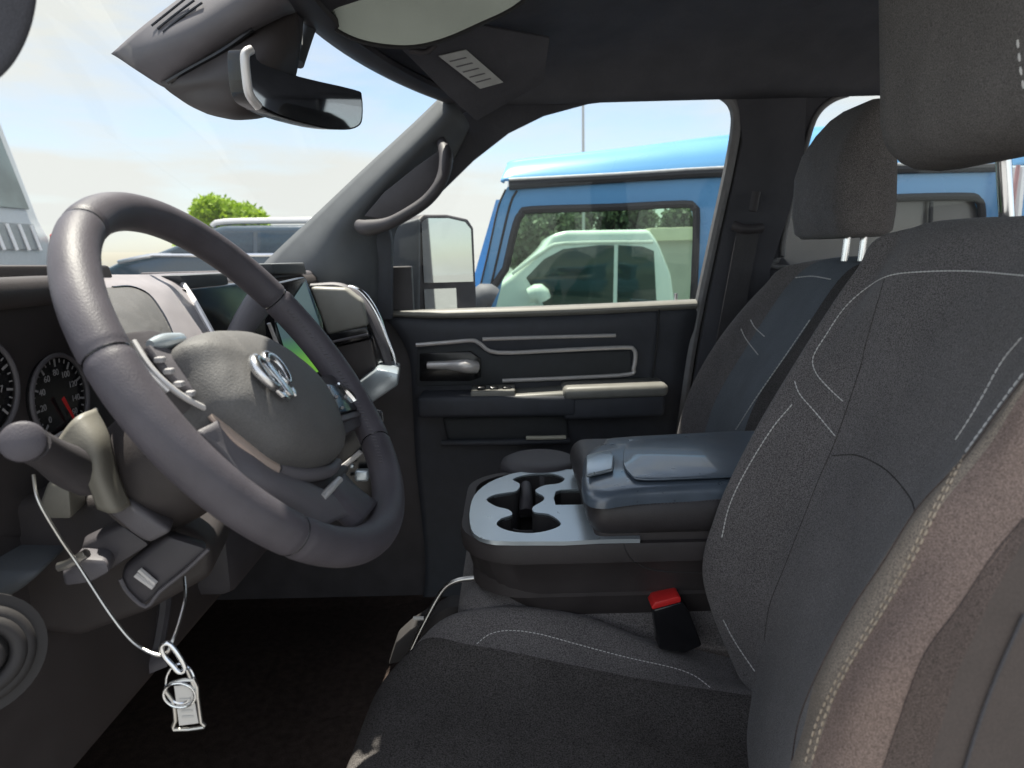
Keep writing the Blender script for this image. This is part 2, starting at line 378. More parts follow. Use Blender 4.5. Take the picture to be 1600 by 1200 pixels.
roof, roof_bv = surf('headliner', rows, M['headliner'], T, 4, 4, thick=.02)
rows2 = [[p+V3(0, (p[1]-1.04)*.04, .05) for p in r] for r in rows]
surf('roof_panel', rows2, M['darkcar'], T, 3, 3, thick=.01)

# ---- passenger side wall: door-window and rear-window openings
YD = 1.86
def L(pts, Y): return [P(a, b, Y) for a, b in pts]
win = [(606, 492), (604, 372), (622, 352), (655, 328), (690, 299), (740, 250), (795, 207), (850, 180), (920, 161), (1000, 151), (1105, 147), (1128, 152), (1142, 168), (1146, 195), (1136, 260), (1112, 370), (1089, 478)]
rear = [(1222, 400), (1228, 350), (1246, 278), (1265, 205), (1278, 176), (1298, 158), (1324, 148), (1352, 145), (1700, 128), (1715, 190), (1715, 440), (1240, 420)]
outer = [(420, 700), (420, 380), (560, 240), (690, 120), (830, 60), (1000, 40), (1960, 10), (1960, 900), (1110, 900), (1072, 640), (1090, 482), (600, 496), (600, 700)]
outer = [(480, 500), (540, 380), (600, 290), (700, 170), (830, 95), (1000, 70), (2050, 20), (2050, 1000), (1070, 1000), (1070, 640), (1092, 486), (604, 500)]
rp_ = ring_panel('side_wall_trim', L(outer, YD), [L(win, YD), L(rear, YD)], (0, .014, 0), M['headliner'], T)
# door seals round the window
wl = [(690, 299), (740, 250), (795, 207), (850, 180), (920, 161), (1000, 151), (1105, 147), (1128, 152), (1142, 168), (1146, 195), (1136, 260), (1112, 370), (1089, 478), (1074, 560), (1060, 660), (1052, 760)]
tube('window_seal', [P(a+4, b-2, YD-.012) for a, b in wl[5:]], .014, M['rubber_edge'], T, n=4, seg=8)
tube('door_seal', [P(a+17, b-6, YD-.012) for a, b in wl[7:]], .008, M['rubber'], T, n=4, seg=8)
tube('door_seal', [P(a+27, b-8, YD-.012) for a, b in wl[8:]], .012, M['rubber_edge'], T, n=4, seg=8)
prism('rear_window_glass', [p+V3(0, .006, 0) for p in L(rear, YD)], (0, .004, 0), M['glass'], T, 0)
tube('rear_window_seal', [p-V3(0, .004, 0) for p in L(rear, YD)], .007, M['rubber_edge'], T, n=4, seg=8, closed=True)

# ---- B pillar trim with belt
BP = [(1150, 150), (1262, 140), (1258, 240), (1235, 330), (1205, 420), (1190, 560), (1150, 760), (1062, 760), (1076, 640), (1105, 480), (1128, 370), (1160, 220)]
prism('pillar_trim', L(BP, 1.835), (0, .02, 0), M['headliner'], T, .006)
belt = empty('seat_belt', P(1170, 350, 1.80), T)
bmx = bmesh.new(); add_tube(bmx, [P(1182, 300, 1.80), P(1176, 330, 1.80)], .011, n=1); add_tube(bmx, [P(1145, 352, 1.80), P(1165, 358, 1.79), P(1190, 356, 1.80)], .012, n=3)
bm_obj('belt_guide', bmx, M['plastic'], belt)
prism('webbing', L([(1152, 358), (1188, 358), (1172, 440), (1160, 520), (1130, 640), (1100, 640), (1118, 540), (1135, 450)], 1.80), (0, .003, 0), M['webbing'], belt, 0)

# ---- A pillar and grab handle
ap = [[P(694, 150, 1.77), P(712, 165, 1.74), P(730, 190, 1.78), P(728, 205, 1.86)],
      [P(640, 202, 1.77), P(662, 220, 1.73), P(680, 238, 1.78), P(700, 262, 1.86)],
      [P(570, 266, 1.77), P(590, 290, 1.73), P(605, 310, 1.77), P(660, 322, 1.86)],
      [P(500, 332, 1.77), P(528, 356, 1.73), P(560, 372, 1.76), P(620, 352, 1.86)],
      [P(425, 402, 1.77), P(490, 418, 1.72), P(560, 420, 1.75), P(612, 400, 1.86)],
      [P(390, 440, 1.77), P(480, 470, 1.73), P(560, 470, 1.76), P(612, 500, 1.86)]]
surf('windshield_pillar', ap, M['trim'], T, 5, 5, thick=.012)
prism('pillar_sail_trim', L([(545, 385), (606, 345), (612, 378), (612, 500), (560, 500), (548, 450)], 1.80), (0, .03, 0), M['doorpad'], T, .006)
gh = empty('grab_handle', P(640, 310, 1.7), T)
prism('handle_recess', L([(568, 338), (600, 300), (650, 260), (690, 232), (697, 250), (690, 285), (655, 320), (610, 345)], 1.72), (0, .02, 0), M['plastic'], gh, .004)
tube('grip', [P(688, 218, 1.765), P(697, 246, 1.69), P(690, 282, 1.66), P(668, 312, 1.655), P(635, 335, 1.655), P(605, 350, 1.665), P(575, 356, 1.69), P(560, 352, 1.71)], [.012, .016, .0145, .014, .014, .015, .019, .014], M['plastic'], gh, n=6, seg=12)

# ---- windshield glass
wsr = []
for k in range(5):
    t = k/4; row = []
    for Y in (.33, .55, .8, 1.04, 1.3, 1.55, 1.765):
        u = (Y-1.04)/.71; top = V3(headX(Y)-.01, Y, 1.93); bot = V3(-.80+.22*u*u, Y, 1.575); row.append(top*(1-t)+bot*t)
    wsr.append(row)
surf('windshield', wsr, M['windshield'], T, 3, 3)
tube('windshield_header_trim', [V3(headX(Y)+.012, Y, 1.925) for Y in np.linspace(.33, 1.75, 12)], .016, M['plastic'], T, n=3, seg=10, flat=(1, 1.6))

# ---- sun visors
bmx = bmesh.new()
vis = [(470, -40), (476, 2), (500, 28), (535, 52), (570, 66), (615, 73), (655, 72), (700, 60), (750, 38), (800, 14), (860, -30)]
nv_ = np.array((.10, -.95, -.30)); pv_ = P(640, 60, 1.22)
vp = [PP(a, b, pv_, nv_) for a, b in vis]
sv = empty('sun_visor', vp[5], T, 'glossy mirrored sun visor swung down above the windshield on the passenger side')
prism('visor_board', [p-nv_*.003 for p in vp], -nv_*.012, M['plastic'], sv, .002)
def shrink(pts, k): c = np.mean(pts, 0); return [c+(p-c)*k for p in pts]
prism('vanity_mirror', shrink(vp, .965), nv_*.002, mat('visor_mirror', (.17, .19, .175), .16, metal=.9, noise=.15, nscale=7), sv, 0)
add_tube(bmx, [p+nv_*.001 for p in vp], .0035, n=4, seg=8); bm_obj('mirror_frame', bmx, M['rubber'], sv)
tube('visor_clip', [P(640, 78, 1.3), P(665, 82, 1.3), P(680, 70, 1.3)], .006, M['plastic'], sv, n=4)
vis2 = [(-120, -60), (66, -60), (64, -10), (56, 35), (40, 75), (18, 108), (-10, 130), (-120, 190)]
prism('sun_visor', [PP(a, b, P(20, 60, .42), (.75, -.66, 0)) for a, b in vis2], V3(-.75, .66, 0)*.02, M['headliner'], T, .008, 4, label='dark visor corner at the top of the driver window side')
# airbag label lies on the headliner
pl = P(735, 107, 1.45); nl = np.array((.25, -.70, -.66))
lab = [PP(a, b, pl, nl) for a, b in ((685, 87), (728, 77), (786, 128), (750, 138))]
wl_ = prism('warning_label', lab, nl*.002, mat('label_paper', (.55, .57, .57), .6, noise=.1, nscale=30), T, 0)
bmx = bmesh.new()
for k in range(5):
    t = .16+k*.16; A = lab[0]*(1-t)+lab[3]*t; B = lab[1]*(1-t)+lab[2]*t
    add_prism(bmx, [A*.88+B*.12+nl*.0025, A*.25+B*.75+nl*.0025, A*.25+B*.75+(B-A)*0+(lab[3]-lab[0])*.03+nl*.0025, A*.88+B*.12+(lab[3]-lab[0])*.03+nl*.0025], nl*.0005)
bm_obj('label_print', bmx, M['ink'], wl_)
prism('label_backing', [PP(a, b, pl-nl*.01, nl) for a, b in ((610, 60), (700, 30), (860, 60), (850, 130), (745, 190), (700, 150))], -nl*.012, M['headliner'], T, .004)

# ---- rear view mirror with sensor housing
rm = empty('rear_view_mirror', P(470, 100, 1.0), T)
mA = V3(-.345, .885, 0); mB = V3(-.243, 1.11, 0); md = (mB-mA)/np.linalg.norm(mB-mA); mn = np.array((md[1], -md[0], -.10)); mn /= np.linalg.norm(mn)
mo = P(385, 120, .885)
mout = [PP(a, b, mo, mn) for a, b in ((384, 82), (392, 78), (402, 96), (470, 120), (555, 140), (566, 150), (567, 185), (560, 198), (540, 203), (500, 199), (440, 183), (405, 166), (392, 152), (386, 125))]
mout = list(catmull(mout, 3, True))
prism('mirror_housing', mout, -mn*.03, M['black'], rm, .005, 3)
prism('mirror_glass', shrink(mout, .95), mn*.002, M['mirror_dim'], rm, 0)
tube('mirror_edge', [PP(a, b, mo+mn*.003, mn) for a, b in ((392, 78), (383, 86), (385, 120), (390, 148), (404, 167))], .0055, M['satin'], rm, n=5)
tube('mirror_arm', [P(440, 130, 1.03), P(445, 95, 1.06), P(450, 60, 1.10), P(452, 20, 1.14)], [.014, .016, .02, .022], M['plastic'], rm, n=4, seg=12)
tube('cable_cover', [P(466, 100, 1.14), P(478, 60, 1.17), P(490, 20, 1.2)], [.009, .01, .012], M['trim'], rm, n=4, seg=12)
sh = empty('sensor_housing', P(320, 90, 1.0), T)
up_ = [[P(178, 86, .99), P(212, 104, .985), P(250, 128, 1.0), P(262, 136, 1.04)],
       [P(232, 42, .98), P(270, 66, .94), P(300, 98, .96), P(320, 112, 1.04)],
       [P(290, -2, .98), P(340, 22, .93), P(372, 54, .95), P(390, 66, 1.04)],
       [P(350, -50, .98), P(410, -30, .93), P(450, 0, .95), P(460, 20, 1.04)]]
surf('upper_shroud', up_, M['plastic_grey'], sh, 6, 6, thick=.01)
lo_ = [[P(252, 126, 1.0), P(300, 108, .97), P(360, 76, .95), P(420, 40, .97), P(462, 20, 1.0)],
       [P(258, 133, .99), P(310, 126, .94), P(370, 105, .92), P(425, 85, .94), P(466, 60, 1.0)],
       [P(275, 146, .99), P(320, 138, .94), P(372, 138, .92), P(420, 130, .94), P(460, 110, 1.0)],
       [P(300, 162, 1.0), P(330, 168, .95), P(372, 176, .94), P(418, 168, .96), P(450, 145, 1.0)],
       [P(325, 174, 1.06), P(345, 179, 1.02), P(375, 183, 1.02), P(420, 176, 1.02), P(450, 150, 1.06)]]
surf('lower_cover', lo_, M['plastic_warm'], sh, 5, 5, thick=.008)
bmx = bmesh.new()
for k in range(3): add_tube(bmx, [P(237+k*9, 40+k*5, .957-.006*k), P(262+k*10, 20+k*4, .955-.007*k), P(292+k*12, -4+k*4, .951-.008*k)], .0016, n=2, seg=6)
bm_obj('vent_slots', bmx, M['black'], sh)
tube('housing_seam', [P(262, 128, .97), P(300, 106, .955), P(350, 78, .94), P(395, 46, .945)], .003, M['black'], sh, n=4, seg=6)

# ---- passenger door
D = empty('door', P(840, 600, YD), T, 'closed passenger door with dark pads, silver trim lines and arm rest')
bmx = bmesh.new()
dp = [[P(602, 494, 1.875), P(720, 492, 1.875), P(900, 486, 1.875), P(1092, 478, 1.875)],
      [P(604, 498, 1.845), P(720, 496, 1.845), P(900, 490, 1.845), P(1090, 482, 1.845)],
      [P(622, 520, 1.835), P(720, 518, 1.83), P(900, 512, 1.83), P(1086, 504, 1.84)],
      [P(640, 560, 1.845), P(720, 560, 1.845), P(900, 556, 1.845), P(1076, 550, 1.845)],
      [P(645, 620, 1.845), P(720, 620, 1.845), P(900, 616, 1.845), P(1066, 620, 1.845)],
      [P(650, 720, 1.85), P(720, 720, 1.845), P(900, 716, 1.845), P(1052, 720, 1.85)],
      [P(665, 900, 1.85), P(720, 900, 1.85), P(900, 900, 1.85), P(1050, 900, 1.85)],
      [P(640, 1010, 1.86), P(720, 1010, 1.86), P(900, 1010, 1.86), P(1050, 1010, 1.86)]]
door_o, door_bv = surf('door_panel', dp, M['doorpad'], D, 6, 6, thick=.01)
tube('window_sill', [P(612, 490, 1.845), P(700, 490, 1.838), P(900, 484, 1.838), P(1086, 475, 1.842)], [.014, .024, .026, .024], M['sun_pad'], D, n=5, seg=14, flat=(.55, 1.0))
prism('window_glass', [p+V3(0, .006, 0) for p in L(win, YD)], (0, .004, 0), M['glass'], D, 0)
prism('door_insert', L([(652, 545), (738, 538), (772, 556), (985, 548), (988, 582), (980, 590), (785, 600), (650, 604)], 1.832), (0, .012, 0), M['doorinsert'], D, .003)
tube('trim_line', [P(a, b, 1.826) for a, b in ((650, 539), (700, 535), (738, 532), (750, 537), (778, 551), (880, 547), (975, 543), (990, 546), (993, 556), (990, 575), (982, 585), (900, 590), (785, 595))], .0055, M['satin'], D, n=4, seg=8)
tube('trim_line', [P(a, b, 1.826) for a, b in ((754, 530), (850, 527), (962, 524))], .005, M['satin'], D, n=4, seg=8)
dh = tube('door_handle', [P(668, 571, 1.815), P(700, 571, 1.81), P(728, 572, 1.80), P(744, 574, 1.815)], [.010, .013, .019, .017], M['satin'], D, n=6, seg=12)
prism('handle_bowl', L([(655, 552), (735, 548), (752, 560), (752, 590), (735, 596), (655, 596)], 1.829), (0, .01, 0), M['black'], D, .004)
# arm rest: base ledge, switch pad, raised cushion
bmx = bmesh.new()
zt = P(700, 622, 1.75)[2]
def ledge(name, x0, x1, y0, y1, Y0, m, h, bev, z0=None):
    a = P(x0, y0, Y0); b = P(x1, y1, Y0); zc = (a[2]+b[2])/2
    pts = [V3(a[0], Y0, a[2]), V3(b[0], Y0, b[2]), V3(b[0], Y0, b[2]-h), V3(a[0], Y0, a[2]-h)]
    return prism(name, pts, (0, 1.86-Y0, 0), m, D, bev, 3)
ledge('arm_rest_base', 650, 900, 622, 618, 1.74, M['doorpad'], .055, .012)
ledge('switch_panel', 735, 805, 612, 609, 1.752, M['sun_pad'], .02, .005)
ledge('arm_rest_bridge', 800, 900, 618, 612, 1.745, M['sun_pad'], .028, .01)
ledge('arm_rest_pad', 880, 1046, 606, 600, 1.735, M['sun_pad'], .034, .014)
ledge('arm_rest_skirt', 880, 1040, 622, 616, 1.745, M['doorpad'], .06, .012)
for k in range(3): box('switch', P(752+k*20, 608.5, 1.775)+V3(0, 0, .004), (.022, .02, .008), M['black'], D, .003)
prism('map_pocket', L([(690, 652), (885, 646), (890, 690), (700, 694)], 1.80), (0, .05, 0), M['doorinsert'], D, .012, 3)
tube('pocket_lip', [P(690, 692, 1.79), P(800, 691, 1.785), P(890, 688, 1.79)], .009, M['doorpad'], D, n=4)
tube('door_pull', [P(822, 684, 1.775), P(850, 684, 1.775), P(884, 683, 1.775)], .0055, mat('sunlit_pull', (.62, .60, .50), .4, noise=.05), D, n=2, seg=8)  # door pull, with sunlight put into its cream colour
tube('door_edge_line', [P(1030, 478, 1.825), P(1026, 540, 1.825), P(1018, 600, 1.83)], .003, M['rubber'], D, n=3)
tube('lock_pin', [P(1056, 478, 1.85), P(1056, 458, 1.85)], [.004, .005], M['chrome'], D, n=1)

# ---- outside tow mirror
tm = empty('side_mirror', P(690, 420, 2.1), T, 'tall towing mirror with a main and a small lower glass outside the passenger window')
tn = np.array((.712, -.702, .015)); tp = P(700, 400, 2.15)
def TMp(pts, off=0.): return [PP(a, b, tp+tn*off, tn) for a, b in pts]
prism('mirror_shell', TMp([(652, 345), (662, 335), (700, 335), (732, 342), (741, 356), (746, 480), (738, 500), (660, 500), (652, 480)]), -tn*.07, M['plastic'], tm, .008, 3)
prism('mirror_glass', TMp([(658, 348), (666, 341), (700, 341), (726, 347), (735, 358), (739, 440), (662, 442)], .002), tn*.002, M['mirror'], tm, 0)
prism('spotter_glass', TMp([(662, 452), (712, 450), (714, 488), (664, 488)], .002), tn*.002, M['mirror'], tm, 0)
prism('mirror_arm', L([(607, 352), (655, 340), (655, 492), (610, 492)], 2.05), (0, .06, 0), M['trim'], tm, .01, 3)

# ---- dashboard
DB = empty('dashboard', V3(-.5, 1.04, 1.3), T)
def X(pts, x): return [PX(a, b, x) for a, b in pts]
box('dash_body', (-.70, 1.04, 1.27), (.46, 1.56, .50), M['plastic_warm'], DB, .02)
box('dash_top', (-.69, 1.04, 1.512), (.42, 1.58, .03), M['plastic_grey'], DB, .012)
prism('cluster_surround', X([(-140, 414), (172, 414), (190, 470), (215, 530), (230, 600), (240, 700), (240, 840), (-140, 840)], -.468), (-.03, 0, 0), M['plastic_warm'], DB, .004)
box('cluster_brow', (-.50, .515, 1.528), (.13, .36, .028), M['plastic_warm'], DB, .012)
# rounded pods seen through the wheel; sunlight put into the pad's pale colour
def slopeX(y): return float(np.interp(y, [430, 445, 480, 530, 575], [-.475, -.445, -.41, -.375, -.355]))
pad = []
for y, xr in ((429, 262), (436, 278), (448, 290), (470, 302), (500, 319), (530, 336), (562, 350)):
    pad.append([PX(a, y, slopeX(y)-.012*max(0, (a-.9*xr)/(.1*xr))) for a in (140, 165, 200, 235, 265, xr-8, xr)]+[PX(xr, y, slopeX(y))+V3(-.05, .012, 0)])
surf('dash_pad', pad, mat('sunlit_dash_pad', (.27, .25, .265), .5, noise=.06, bump=.25, bscale=900), DB, 5, 5)
hp = []
for rr in (0, .35, .65, .85, 1.0):
    hp.append([PX(150+(a-150)*rr, 562+(b-562)*rr, slopeX(562+(b-562)*rr)+.014*(1-rr**3)+.0015) for a, b in ((150, 450), (176, 449), (205, 449), (232, 461), (252, 487), (266, 514), (276, 545), (280, 562))])
surf('dash_pod', hp, M['hub'], DB, 5, 5)
tube('pod_seam', [PX(a, b, slopeX(b)+.0015) for a, b in ((176, 449), (205, 448), (232, 460), (252, 486), (266, 513), (276, 544))], .0015, M['black'], DB, n=4, seg=6)
tube('pad_edge', [PX(a, b, slopeX(b)-.006) for a, b in ((286, 444), (302, 468), (320, 500), (338, 532))], .004, M['satin'], DB, n=4, seg=8)
prism('upper_strip', X([(280, 430), (355, 426), (358, 445), (295, 452)], -.45), (-.05, 0, 0), M['trim'], DB, .003)
prism('vent_face', X([(290, 452), (380, 442), (440, 442), (440, 620), (345, 620), (318, 500)], -.44), (-.04, 0, 0), M['black'], DB, .003)
tube('shift_lever', [V3(-.40, .86, 1.36), PX(372, 525, -.37), PX(392, 492, -.36), PX(412, 462, -.35)], [.012, .016, .019, .02], M['plastic_grey'], DB, n=6, seg=14)
# centre touch screen
scn = np.array((.94, -.33, .08)); scp = P(470, 520, 1.06)
def SP(pts, off=0.): return [PP(a, b, scp+scn*off, scn) for a, b in pts]
cs = empty('touch_screen', scp, DB); 
prism('screen_bezel', SP([(424, 445), (478, 432), (505, 500), (518, 600), (440, 610)]), -scn*.02, M['black'], DB, .004)
bpy.data.objects.remove(cs); WL.pop(cs, None) if cs in WL else None
def screen_mat():  # dark screen whose green reflection is put in as a faint glow
    m = mat('display', (.02, .03, .035), .12, noise=0); t = m.node_tree; b = t.nodes['Principled BSDF']
    co = t.nodes.new('ShaderNodeTexCoord'); sx = t.nodes.new('ShaderNodeSeparateXYZ'); t.links.new(co.outputs['Generated'], sx.inputs['Vector'])
    r = t.nodes.new('ShaderNodeValToRGB'); r.color_ramp.elements[0].color = (.07, .18, .02, 1); r.color_ramp.elements[0].position = .12
    e = r.color_ramp.elements.new(.32); e.color = (.03, .09, .035, 1)
    r.color_ramp.elements[-1].color = (.03, .05, .055, 1); r.color_ramp.elements[-1].position = .45
    t.links.new(sx.outputs['Z'], r.inputs['Fac']); t.links.new(r.outputs['Color'], b.inputs['Emission Color']); b.inputs['Emission Strength'].default_value = 1.0
    return m
prism('display', SP([(432, 505), (476, 440), (498, 505), (508, 575), (486, 586), (456, 582)], .0015), scn*.001, screen_mat(), DB, 0)
tube('screen_edge', SP([(420, 505), (436, 545), (452, 580)], .003), .003, M['satin'], DB, n=3, seg=6)
prism('dash_shelf', X([(425, 412), (475, 410), (480, 428), (430, 428)], -.47), (-.10, 0, 0), M['trim'], DB, .003)
# passenger side of the dash
prism('passenger_pad', [P(a, b, 1.55) for a, b in ((484, 448), (540, 450), (566, 470), (575, 510), (512, 524))], (-.02, .2, 0), M['sun_pad'], DB, .008, 3)  # light on the dash top put into this pad's pale colour
prism('passenger_vent', [P(a, b, 1.545) for a, b in ((508, 524), (572, 510), (578, 528), (514, 544))], (-.02, .15, 0), M['black'], DB, .003)
tube('vent_bar', [P(512, 536, 1.54), P(575, 522, 1.54)], .003, M['plastic_grey'], DB, n=1)
prism('glove_box', [P(a, b, 1.55) for a, b in ((514, 544), (578, 530), (588, 572), (585, 596), (540, 600))], (-.02, .2, 0), M['plastic_warm'], DB, .006)
tube('end_trim', [P(a, b, 1.60) for a, b in ((486, 447), (530, 447), (556, 462), (576, 490), (592, 525), (603, 556), (606, 580))], [.006, .008, .010, .012, .013, .012, .008], M['plastic_grey'], DB, n=5, seg=10, flat=(1, 1.6))
tube('chrome_trim', [P(a, b, 1.62) for a, b in ((536, 447), (562, 455), (585, 485), (602, 525), (616, 560), (620, 578))], [.003, .007, .008, .006, .005, .003], M['chrome'], DB, n=5, seg=10)
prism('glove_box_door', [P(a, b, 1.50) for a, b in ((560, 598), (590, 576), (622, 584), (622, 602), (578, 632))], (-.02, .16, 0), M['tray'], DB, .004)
prism('lower_dash', [V3(-.42, .95, 1.06), V3(-.42, 1.82, 1.06), V3(-.40, 1.82, 1.20), V3(-.42, .95, 1.20)], (-.3, 0, 0), M['plastic'], DB, .02)
# gauges
GX = -.466
def gauge(cx, cy, rpx, kind):
    c = PX(cx, cy, GX); ry = .044
    g = empty('gauge', c, DB)
    bmx = bmesh.new(); disc(bmx, c-V3(.004, 0, 0), (1, 0, 0), ry, .004, 40); bm_obj('dial', bmx, M['black'], g)
    th = np.linspace(0, 2*pi, 40, endpoint=False)
    tube('bezel', [c+V3(.004, ry*cos(t), ry*sin(t)) for t in th], .0024, M['plastic_grey'], g, n=1, closed=True, seg=8)
    bmx = bmesh.new()
    for k in range(25):
        t = radians(225-k*270/24); big = k % 3 == 0; r1 = ry*.92; r0 = ry*(.74 if big else .83); e = V3(0, cos(t), sin(t)); q = V3(0, -sin(t), cos(t)); w_ = .0011 if big else .0006
        add_prism(bmx, [c+V3(.002, 0, 0)+e*r0-q*w_, c+V3(.002, 0, 0)+e*r1-q*w_, c+V3(.002, 0, 0)+e*r1+q*w_, c+V3(.002, 0, 0)+e*r0+q*w_], (.0004, 0, 0))
    bm_obj('dial_marks', bmx, M['ink2'], g)
    for k in range(9):
        t = radians(225-k*270/8); cu = bpy.data.curves.new('dial_number', 'FONT'); cu.body = str(k*20 if kind else k); cu.size = .0092; cu.align_x = 'CENTER'; cu.align_y = 'CENTER'; cu.extrude = .0002
        to = bpy.data.objects.new('dial_number', cu); tm_ = None
        dg = bpy.context.evaluated_depsgraph_get(); COL.objects.link(to); bpy.context.view_layer.update(); me = bpy.data.meshes.new_from_object(to.evaluated_get(bpy.context.evaluated_depsgraph_get()))
        bpy.data.objects.remove(to)
        nb.append((me, c+V3(.002, ry*.60*cos(t), ry*.60*sin(t))))
    bmx = bmesh.new()
    for me, p in nb:
        t_ = bmesh.new(); t_.from_mesh(me)
        bmesh.ops.transform(t_, matrix=Matrix(((0, 0, 1, 0), (1, 0, 0, 0), (0, 1, 0, 0), (0, 0, 0, 1))), verts=t_.verts[:])
        bmesh.ops.translate(t_, verts=t_.verts[:], vec=Vector(p)); merge(bmx, t_); bpy.data.meshes.remove(me)
    bm_obj('dial_numbers', bmx, M['ink2'], g); nb.clear()
    th = radians(-62 if kind else 215); e = V3(0, cos(th), sin(th)); q = V3(0, -sin(th), cos(th))
    prism('needle', [c+V3(.005, 0, 0)-q*.0022, c+V3(.005, 0, 0)+e*ry*.85-q*.0008, c+V3(.005, 0, 0)+e*ry*.85+q*.0008, c+V3(.005, 0, 0)+q*.0022], (.001, 0, 0), M['red'], g, 0)
nb = []
gauge(90, 622, 56, True); gauge(-36, 608, 56, False)
tube('cluster_bezel', X([(60, 700), (110, 670), (150, 640)], GX+.006), .003, M['satin'], DB, n=3, seg=6)

# lower driver side panel
prism('knee_panel', [P(a, b, .62) for a, b in ((-150, 800), (60, 780), (190, 770), (330, 850), (330, 905), (230, 960), (120, 1000), (-150, 960))], (-.02, .10, 0), M['plastic_warm'], DB, .012, 3)
prism('panel_ledge', [P(a, b, .56) for a, b in ((-120, 893), (20, 896), (62, 897), (30, 925), (-30, 960), (-120, 975))], (-.02, .10, 0), M['trim'], DB, .01, 3)
prism('access_cover', [P(a, b, .575) for a, b in ((128, 850), (190, 820), (236, 852), (160, 900), (128, 905))], (-.01, .02, 0), M['plastic'], DB, .004)
prism('diagnostic_bracket', [P(a, b, .57) for a, b in ((195, 892), (262, 838), (326, 858), (250, 925), (222, 950), (188, 915))], (-.01, .02, 0), M['plastic'], DB, .004)
tube('bracket_edge', [P(a, b, .567) for a, b in ((326, 858), (290, 892), (250, 924), (228, 948), (200, 926), (188, 905))], .0018, M['plastic_grey'], DB, n=3, seg=6)
bmx = bmesh.new(); add_tube(bmx, [P(212, 898, .566), P(240, 918, .566)], .0025, n=1, seg=6); add_tube(bmx, [P(218, 890, .566), P(244, 912, .566)], .0025, n=1, seg=6)
bm_obj('bracket_slots', bmx, M['satin'], DB)
br = prism('latch_block', [P(a, b, .553) for a, b in ((95, 895), (120, 872), (165, 875), (172, 895), (140, 912), (100, 918))], (-.01, .03, 0), M['plastic_grey'], DB, .004)
tube('latch_pin', [P(92, 886, .548), P(110, 880, .548), P(136, 864, .548)], .004, M['steel'], DB, n=2, seg=8)
PD = empty('pedal', V3(-.62, .72, .9), T)
prism('pad', [P(a, b, .80) for a, b in ((203, 1052), (258, 1030), (266, 1042), (212, 1064))], (-.012, .01, .01), M['plastic_grey'], PD, .003)
tube('arm', [P(240, 1040, .81), P(255, 960, .84), P(262, 880, .86)], .009, M['plastic'], PD, n=3, seg=8)
box('floor_mat', (-.35, .62, .597), (.8, .5, .012), M['rubber'], T, .004)
sp_ = empty('footwell_speaker', PX(0, 1030, -.42), DB)
bmx = bmesh.new(); cc = PX(-34, 1026, -.40); e2 = np.array((.75, -.62, .2)); e2 /= np.linalg.norm(e2); aa = np.cross((0, 0, 1), e2); aa /= np.linalg.norm(aa); bb = np.cross(e2, aa)
for r_, h_, m_, nme in ((.031, 0., M['black_soft'], 'ring'), (.024, .004, M['black_soft'], 'ring'), (.010, .006, M['black_soft'], 'cap')):
    th = np.linspace(0, 2*pi, 36, endpoint=False)
    tube(nme, [cc+e2*h_+r_*(cos(t)*aa+sin(t)*bb) for t in th], .006, m_, sp_, n=1, closed=True, seg=10)
bm_ = bmesh.new(); disc(bm_, cc-e2*.02, e2, .045, .018, 36); bm_obj('cone', bm_, M['black_soft'], sp_); bmx.free()

# ---- steering column
WC = V3(-.2268, .6148, 1.4495); ta = radians(35); az = radians(-2)
wn = np.array((cos(ta)*cos(az), cos(ta)*sin(az), sin(ta))); wa = np.cross((0, 0, 1), wn); wa /= np.linalg.norm(wa); wb = np.cross(wn, wa)
def Wp(px, py, off=0.): return PP(px, py, WC+wn*off, wn)
def Wl(u, v, w_=0.): return WC+wa*u+wb*v+wn*w_
SCn = empty('steering_column', WC-wn*.1, T)
prs = []
tube('column_shroud', [Wl(0, -.005, -.055), Wl(0, -.010, -.08), Wl(0, -.012, -.12), Wl(0, -.01, -.165)], [.042, .050, .053, .050], M['plastic_warm'], SCn, n=5, seg=28, up=wb, flat=(1.1, 1))
cs1 = [[P(92, 690, .545), P(118, 655, .55), P(146, 640, .57)], [P(118, 712, .54), P(148, 690, .545), P(165, 680, .565)], [P(140, 752, .54), P(158, 745, .54), P(180, 740, .56)], [P(155, 792, .545), P(180, 800, .545), P(200, 790, .56)]]
surf('shroud_cheek', cs1, mat('sunlit_column_trim', (.20, .19, .165), .5, noise=.06, bump=.2), SCn, 6, 6, thick=.006)  # cream sunlight put into the colour of cheek and plate
prism('shroud_lower', [P(a, b, .56) for a, b in ((166, 800), (190, 775), (270, 832), (232, 852), (205, 835))], (-.01, .03, 0), M['plastic_grey'], SCn, .006, 3)
ks = P(35, 690, .455)
stk = tube('lever_stalk', [P(140, 742, .56), P(110, 730, .535), P(80, 712, .50), P(48, 694, .465)], [.018, .017, .0135, .0125], M['plastic'], SCn, n=5, seg=18)
kn = np.array(CAMO-ks); kn /= np.linalg.norm(kn); kn = kn*.8+np.array((.1, -.3, .1)); kn /= np.linalg.norm(kn)
bmx = bmesh.new(); add_tube(bmx, [ks-kn*.02, ks-kn*.004, ks, ks+kn*.002], [.0125, .0142, .0135, .011], seg=32, n=1); bm_obj('lever_knob', bmx, M['leather'], SCn)
ka = np.cross(kn, (0, 0, 1)); ka /= np.linalg.norm(ka); kb = np.cross(ka, kn)
tube('knob_ring', [ks+kn*.0012+.0098*(cos(t)*ka+sin(t)*kb) for t in np.linspace(0, 2*pi, 32, endpoint=False)], .0007, M['plastic_grey'], SCn, n=1, closed=True, seg=6)
prism('column_plate', [P(a, b, .585) for a, b in ((74, 752), (108, 758), (112, 812), (72, 812), (60, 790))], (-.01, .04, 0), bpy.data.materials['sunlit_column_trim'], SCn, .004)

